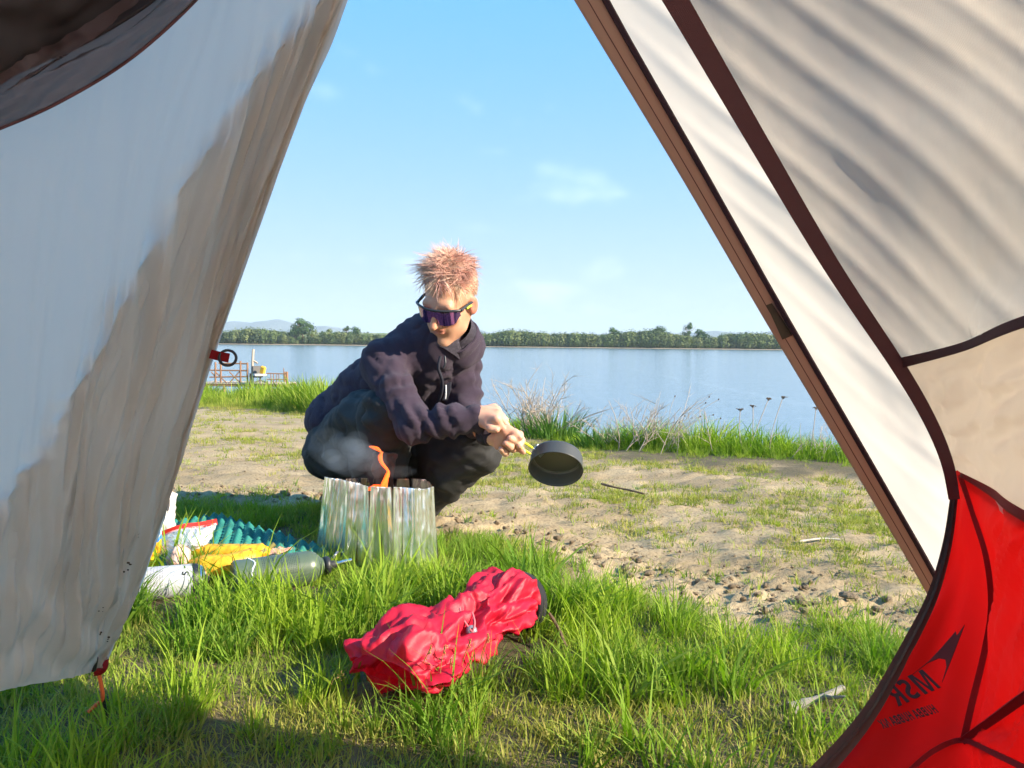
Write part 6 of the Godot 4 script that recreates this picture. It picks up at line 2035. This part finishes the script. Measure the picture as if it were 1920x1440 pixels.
func build_weeds() -> void:
	M.stalk = mat(0.4, 0.32, 0.25, 0.85)
	var g := func(at: Vector3) -> Vector3: return Vector3(at.x, height_at(at.x, at.z) - 0.02, at.z)
	dry_bush("dense dry grey bush on the bank just right of the person's hand", g.call(Vector3(0.1817, -0.1328, -5.4705)), 0.5, 30, Vector3(0.08, 0, 0), 5, 0.1)
	dry_bush("tall dry bush leaning right in the middle of the bank", g.call(Vector3(0.8554, -0.0215, -4.4752)), 0.42, 17, Vector3(0.55, 0, 0), 6, 0.1)
	dry_bush("thin dry bush left of the leaning one on the bank", g.call(Vector3(0.6746, -0.0563, -4.6736)), 0.32, 9, Vector3(-0.35, 0, 0), 7, 0.06)
	dry_bush("pale dry bush at the foot of the seed-headed stalks", g.call(Vector3(1.089, 0.0004, -4.226)), 0.26, 12, Vector3(0.15, 0, 0), 8, 0.12)
	dry_bush("low dry bush beside the right flap", g.call(Vector3(1.6519, 0.0418, -3.8277)), 0.22, 9, Vector3(0.1, 0, 0), 9, 0.1)
	# tall stalks with flat brown seed heads
	var tops := [[Vector3(1.4825, 0.2519, -4.0898), Vector3(1.3587, 0.0138, -4.0765), "tallest left stalk with a flat brown seed head"], [Vector3(1.5656, 0.262, -4.0903), Vector3(1.482, 0.0059, -4.0761), "stalk with a flat seed head right of the tallest"], [Vector3(1.3936, 0.2079, -4.0873), Vector3(1.3741, 0.0109, -4.0764), "stalk with a dark seed head below the tallest pair"], [Vector3(1.3199, 0.1887, -4.0863), Vector3(1.3526, 0.0107, -4.0764), "shortest left stalk with a brown seed head"], [Vector3(1.6715, 0.2195, -3.8877), Vector3(1.6383, 0.029, -3.8771), "stalk with a broad seed head close to the right flap"]]
	for t in tops:
		var top: Vector3 = t[0]
		var foot: Vector3 = g.call(t[1])
		var o := based("seed_stalk", t[2], "weed", foot, "dry seed-headed stalks")
		var s := Shape.new()
		var mid := foot.lerp(top, 0.5) + Vector3(rng.randf_range(-0.03, 0.01), 0, 0.01)
		s.tube(smooth_path([foot, mid, top], 5), PackedFloat32Array([0.003, 0.0026, 0.002]), 5)
		put("stem", done(s), M.stalk, o)
		s = Shape.new()
		for k in 16:
			var q := top + Vector3(rng.randfn() * 0.009, rng.randf_range(0.0, 0.006), rng.randfn() * 0.008)
			s.tube(PackedVector3Array([top - Vector3(0, 0.012, 0), q]), PackedFloat32Array([0.0007]), 3, false)
			s.box(q, Vector3(0.006, 0.005, 0.006), Basis(Vector3.UP, rng.randf() * 3.0), 0.001)
		put("seed_head", done(s), M.seed_head, o)
	# dark beads on the leaning bush
	for k in 9:
		var at: Vector3 = (Vector3(1.1942, 0.1906, -4.3367)) + Vector3(rng.randf_range(-0.22, 0.12), rng.randf_range(-0.14, 0.06), rng.randf_range(-0.05, 0.05))
		var o := based("seed_stalk", "fine dry stalk with dark bead in the leaning bush", "weed", g.call(Vector3(0.9839, -0.0139, -4.3254)), "beaded stalks in the leaning bush")
		var foot: Vector3 = g.call(Vector3(0.9676, -0.0141, -4.3254))
		var s := Shape.new()
		s.tube(smooth_path([foot, foot.lerp(at, 0.55) + Vector3(-0.02, 0.04, 0), at], 4), PackedFloat32Array([0.0018, 0.0012]), 4, false)
		put("stem", done(s), M.stalk, o)
		s = Shape.new()
		s.lathe(PackedVector2Array([Vector2(0, 0.006), Vector2(0.0045, 0.002), Vector2(0.004, -0.004), Vector2(0, -0.006)]), Transform3D(Basis.IDENTITY, at), 6)
		put("seed_head", done(s), M.seed_head, o)
	# leafy green plant below the dense bush
	for sp in [[Vector3(0.3286, -0.131, -5.3705), 0.32, "bushy green plant at the foot of the dense dry bush"], [Vector3(0.5864, -0.0642, -4.6731), 0.2, "small dark green plant left of the leaning bush"]]:
		var at: Vector3 = g.call(sp[0])
		var o := based("leafy_plant", sp[2], "plant", at, "green plants on the bank")
		var leaves := tuft_mesh(int(at.x * 1000.0) + 900, 240, sp[1], sp[1] * 0.75, 0.013, 0.75, 0.02)
		var lo := MeshInstance3D.new()
		lo.name = "foliage"
		lo.mesh = leaves
		lo.material_override = M.plant
		o.add_child(lo)

func tuft_mesh(seed_value: int, blades: int, tall: float, spread: float, width: float, lean: float, straw: float, segs := 4) -> ArrayMesh:
	var r := RandomNumberGenerator.new()
	r.seed = seed_value
	var v := PackedVector3Array()
	var c := PackedColorArray()
	var idx := PackedInt32Array()
	for b in blades:
		var a := r.randf() * TAU
		var root := Vector3(cos(a), 0, sin(a)) * spread * sqrt(r.randf())
		var out := (Vector3(cos(a), 0, sin(a)) + Vector3(r.randfn(), 0, r.randfn()) * 0.5).normalized()
		var h := tall * r.randf_range(0.45, 1.0)
		var bend := lean * r.randf_range(0.2, 1.3)
		var side := out.cross(Vector3.UP).rotated(Vector3.UP, r.randf_range(-0.9, 0.9))
		var w := width * r.randf_range(0.6, 1.2)
		var tone := Color(1, 1, 1) * r.randf_range(0.75, 1.2)
		if r.randf() < straw:
			tone = Color(2.4, 1.45, 6.0) * r.randf_range(0.6, 1.0)
		elif r.randf() < 0.25:
			tone = Color(1.5, 1.25, 1.2) * r.randf_range(0.8, 1.1)
		tone.a = 1.0
		for k in segs + 1:
			var t := float(k) / segs
			var p := root + Vector3.UP * h * (t - 0.28 * bend * t * t) + out * h * bend * t * t
			var ww := w * (1.0 - pow(t, 1.6)) * 0.5
			v.append(p - side * ww)
			v.append(p + side * ww + out * ww * 0.5)
			c.append(tone)
			c.append(tone)
			if k > 0:
				var q := v.size() - 4
				idx.append_array([q, q + 2, q + 3, q, q + 3, q + 1])
	return skin_of(v, idx, c)

func scatter(called: String, label: String, category: String, meshes: Array, tries: int, pick: Callable) -> void:
	# pick returns [place, size, colour, tilt] or an empty array
	var sets := []
	for k in meshes.size():
		sets.append([[], []])
	for k in tries:
		var got: Array = pick.call()
		if got.is_empty():
			continue
		var b := Basis(Vector3.UP, rng.randf() * TAU)
		b = Basis(Vector3(rng.randfn(), 0, rng.randfn()).normalized(), got[3] * rng.randfn()) * b
		var which := rng.randi() % meshes.size()
		sets[which][0].append(Transform3D(b.scaled_local(got[1]), got[0]))
		sets[which][1].append(got[2])
	var holder: Node3D = null
	for k in meshes.size():
		var mm := MultiMesh.new()
		mm.transform_format = MultiMesh.TRANSFORM_3D
		mm.use_colors = true
		mm.mesh = meshes[k]
		mm.instance_count = sets[k][0].size()
		for i in mm.instance_count:
			mm.set_instance_transform(i, sets[k][0][i])
			mm.set_instance_color(i, sets[k][1][i])
		var o := MultiMeshInstance3D.new()
		o.multimesh = mm
		o.material_override = M.blade
		if holder == null:
			holder = Node3D.new()
			holder.name = numbered(called)
			add_child(holder)
			tag(holder, label, category, "", "stuff")
		o.name = "blades"
		o.set_meta("kind", "stuff")
		holder.add_child(o, true)

func green(x: float, d: float, dry := 0.0) -> Color:
	var n := clampf(0.5 + soft_noise.get_noise_2d(x * 3.1 + 5.0, d * 3.1) * 0.9 + rng.randfn() * 0.15, 0, 1)
	return Color(0.12, 0.27, 0.008).lerp(Color(0.28, 0.42, 0.014), n).lerp(Color(0.42, 0.36, 0.1), dry)

# where things lie on the meadow, so that no blade grows through them: x, z, half length, half width, turn
var lying := []
func free_of_things(x: float, z: float) -> bool:
	for l in lying:
		var p := Vector2(x - l[0], z - l[1]).rotated(l[4])
		if absf(p.x) < l[2] and absf(p.y) < l[3]:
			return false
	return true

func meadow_spot() -> Array:
	var d := sqrt(rng.randf_range(0.45 * 0.45, 3.1 * 3.1))
	var x := rng.randf_range(-0.95, 0.95) * (0.35 + d * 0.86)
	if rng.randf() < track(x, d) * 0.985 or not free_of_things(x, -d) or (d < 0.62 and x > -0.9):
		return []
	var bare := soft_noise.get_noise_2d(x * 3.7 + 20.0, d * 3.7)
	if bare > 0.2 and rng.randf() < 0.85:
		return []
	if d < 1.05 and x > -0.42 and rng.randf() < 0.72 - 0.5 * soft_noise.get_noise_2d(x * 5.0, d * 5.0):
		return []
	var s := rng.randf_range(0.65, 1.2) * (1.0 - 0.45 * clampf(bare * 2.0, 0, 1)) * (0.8 + 0.35 * soft_noise.get_noise_2d(x * 1.7, d * 1.7 + 31.0))
	if d > 1.9:
		s *= 0.75
	s *= lerpf(1.0, 0.5, smoothstep(-0.35, 0.05, d - along(NEAR_EDGE, x)))
	if d < 1.02:
		s *= 0.8
	if rng.randf() < 0.06:
		s *= 1.5
	return [Vector3(x, height_at(x, -d) - 0.004, -d), Vector3(s, s, s), green(x, d, 0.05 + 0.3 * rng.randf() * rng.randf()), 0.2]

func turf_spot() -> Array:
	var d := sqrt(rng.randf_range(0.45 * 0.45, 2.9 * 2.9))
	var x := rng.randf_range(-0.95, 0.95) * (0.35 + d * 0.86)
	if rng.randf() < track(x, d) * 0.97 or not free_of_things(x, -d) or (d < 0.62 and x > -0.9):
		return []
	var s := rng.randf_range(0.6, 1.2)
	return [Vector3(x, height_at(x, -d) - 0.003, -d), Vector3(s, s, s), green(x, d, (0.25 + 0.6 * rng.randf() * rng.randf()) if d > 1.05 else rng.randf_range(0.4, 1.0)), 0.35]

func track_spot() -> Array:
	var d := rng.randf_range(1.4, 11.0) if rng.randf() < 0.55 else rng.randf_range(1.4, 5.0)
	var x := rng.randf_range(-0.8, 0.8) * (0.35 + d * 0.86)
	var t := track(x, d)
	if t < 0.25 or not free_of_things(x, -d):
		return []
	var a := (d - along(NEAR_EDGE, x)) / maxf(along(FAR_EDGE, x) - along(NEAR_EDGE, x), 0.3)
	var mid := exp(-pow((a - 0.5) / 0.2, 2.0)) * (0.8 if x > -0.9 else 0.45) + exp(-pow((a - 1.0) / 0.12, 2.0)) * 0.6
	var clump := soft_noise.get_noise_2d(x * 4.3, d * 5.0) * 0.9 + soft_noise.get_noise_2d(x * 1.2, d * 1.7) * 0.5
	if rng.randf() > mid * (0.5 + clump * 1.6) + maxf(0.0, clump - 0.45) * 0.8:
		return []
	var s := rng.randf_range(0.35, 1.0) * (0.75 + 0.12 * d)
	return [Vector3(x, height_at(x, -d) - 0.002, -d), Vector3(s * 1.2, s, s * 1.2), green(x, d, rng.randf_range(0.35, 1.0)), 0.3]

func bank_spot() -> Array:
	var x := rng.randf_range(-7.5, 4.2)
	var f := along(FAR_EDGE, x)
	var d := rng.randf_range(f - 0.1, along(BANK_EDGE, x) + 0.55)
	if d < 1.0 or absf(x) > 0.4 + d * 0.86 or d > 20.0:
		return []
	if rng.randf() < track(x, d):
		return []
	var a := (d - f) / maxf(along(BANK_EDGE, x) - f, 0.2)
	if rng.randf() > 0.25 + 0.75 * smoothstep(-0.05, 0.4, a + soft_noise.get_noise_2d(x * 2.0, d * 2.0) * 0.25):
		return []
	var s := rng.randf_range(0.5, 1.2) * lerpf(0.22, 1.15, smoothstep(0.2, 0.85, a)) * (0.85 + 0.5 * soft_noise.get_noise_2d(x * 1.3, d))
	return [Vector3(x, height_at(x, -d) - 0.01, -d), Vector3(s, s, s), green(x, d, lerpf(0.55, 0.12, smoothstep(0.1, 0.7, a)) * rng.randf_range(0.4, 1.2)), 0.14]

func reed_spot() -> Array:
	var x := rng.randf_range(-13.0, -2.6)
	var b := along(BANK_EDGE, x)
	var d := rng.randf_range(along(FAR_EDGE, x), b + 0.8)
	if absf(x) > 0.5 * d + 1.0:
		return []
	if rng.randf() > 0.2 + 0.8 * smoothstep(0.0, 0.45, (d - along(FAR_EDGE, x)) / (b - along(FAR_EDGE, x)) + soft_noise.get_noise_2d(x, d) * 0.25):
		return []
	var s := rng.randf_range(0.5, 1.3) * (0.85 + 0.8 * soft_noise.get_noise_2d(x * 1.1, d * 0.7)) * lerpf(0.2, 1.1, smoothstep(0.2, 0.8, (d - along(FAR_EDGE, x)) / (b - along(FAR_EDGE, x))))
	return [Vector3(x, height_at(x, -d) - 0.02, -d), Vector3(s, s, s), green(x * 0.6, d * 0.6, clampf(rng.randf_range(0.0, 0.45) + 0.8 * (1.0 - smoothstep(0.0, 0.6, (d - along(FAR_EDGE, x)) / (b - along(FAR_EDGE, x)))), 0, 0.95)), 0.18]

func build_grass() -> void:
	var tall := []
	var short := []
	var banks := []
	var reeds := []
	for k in 5:
		tall.append(tuft_mesh(100 + k, 12, 0.13, 0.024, 0.005, 0.5 + 0.12 * k, 0.08))
		short.append(tuft_mesh(120 + k, 14, 0.036, 0.028, 0.0027, 0.95, 0.22, 3))
		banks.append(tuft_mesh(140 + k, 16, 0.185, 0.05, 0.0075, 0.5 + 0.1 * k, 0.05))
		reeds.append(tuft_mesh(160 + k, 15, 0.44, 0.16, 0.018, 0.3 + 0.08 * k, 0.08))
	scatter("meadow_grass", "tall bright green grass of the meadow in front of the tent", "grass", tall, 15500, meadow_spot)
	scatter("low_turf", "short yellow green turf between the taller meadow grass", "grass", short, 26000, turf_spot)
	scatter("track_grass", "sparse low yellow green grass on the dirt track", "grass", short, 60000, track_spot)
	scatter("bank_grass", "thick green grass along the top of the lake bank", "grass", banks, 15000, bank_spot)
	scatter("reed_bed", "tall green reeds on the bank before the dock", "reeds", reeds, 5200, reed_spot)

func clod(seed_value: int) -> ArrayMesh:
	var n := FastNoiseLite.new()
	n.seed = seed_value
	n.frequency = 0.9
	var base := SphereMesh.new()
	base.radial_segments = 9
	base.rings = 5
	base.radius = 1.0
	base.height = 2.0
	var arr := base.get_mesh_arrays()
	var v: PackedVector3Array = arr[Mesh.ARRAY_VERTEX]
	for i in v.size():
		v[i] = v[i] * (1.0 + 0.55 * n.get_noise_3dv(v[i] * 1.2)) * Vector3(1.0, 0.62, 0.85)
	var st := SurfaceTool.new()
	st.begin(Mesh.PRIMITIVE_TRIANGLES)
	var ix: PackedInt32Array = arr[Mesh.ARRAY_INDEX]
	st.set_smooth_group(-1)
	for k in ix:
		st.add_vertex(v[k])
	st.generate_normals()
	return st.commit()

func build_stones() -> void:
	var shapes := []
	for k in 6:
		shapes.append(clod(300 + k))
	# the clods that can be told apart on the broken edge of the track
	var big := [[Vector3(0.294, 0, -1.7883), 0.016, "pale rounded clod on the track edge behind the red bag"], [Vector3(0.3487, 0, -1.7465), 0.017, "reddish flat clod right of the pale rounded one"], [Vector3(0.6049, 0, -1.755), 0.014, "light clod standing proud in the middle of the track edge"],
		[Vector3(0.7604, 0, -1.5681), 0.022, "largest brown clod beside the right tent flap"], [Vector3(0.787, 0, -1.5255), 0.018, "brown clod beside the right tent flap, next to the largest one"], [Vector3(0.8592, 0, -1.5849), 0.014, "small brown clod closest to the right tent flap"],
		[Vector3(0.7104, 0, -1.591), 0.013, "brown clod just left of the largest clod"], [Vector3(0.4877, 0, -1.7093), 0.012, "small tan clod at the grass edge"], [Vector3(0.6459, 0, -1.6288), 0.012, "tan clod at the meadow edge right of the light one"], [Vector3(0.226, 0, -1.8133), 0.011, "small tan clod left of the pale rounded clod"]]
	for b in big:
		var at: Vector3 = b[0]
		var o := put("dirt_clod", shapes[rng.randi() % 6], M.stone, self, Vector3(at.x, height_at(at.x, at.z) + b[1] * 0.3, at.z))
		o.rotation.y = rng.randf() * TAU
		o.scale = Vector3(1.2, 0.7, 1.0) * b[1] * 0.8
		tag(o, b[2], "clod", "clods on the broken track edge")
	var mm := MultiMesh.new()
	mm.transform_format = MultiMesh.TRANSFORM_3D
	mm.mesh = shapes[1]
	var list := []
	for k in 20000:
		var d := rng.randf_range(1.2, 5.0)
		var x := rng.randf_range(-0.8, 0.8) * (0.3 + d * 0.86)
		var t := track(x, d)
		if rng.randf() > t:
			continue
		var a := d - along(NEAR_EDGE, x)
		var near := exp(-pow((a - 0.25) / 0.2, 2.0))
		if rng.randf() > 0.3 + near:
			continue
		var s := 0.0016 + 0.008 * pow(rng.randf(), 3.5) * (0.35 + near)
		var b := Basis(Vector3(rng.randfn(), rng.randfn(), rng.randfn()).normalized(), rng.randf() * TAU).scaled(Vector3(1.2, 0.9, 1) * s)
		list.append(Transform3D(b, Vector3(x, height_at(x, -d) + s * 0.3, -d)))
	mm.instance_count = list.size()
	for k in list.size():
		mm.set_instance_transform(k, list[k])
	var o := MultiMeshInstance3D.new()
	o.name = "track_gravel"
	o.multimesh = mm
	o.material_override = M.stone
	add_child(o)
	tag(o, "small crumbs of dry earth and grit on the dirt track", "gravel", "", "stuff")
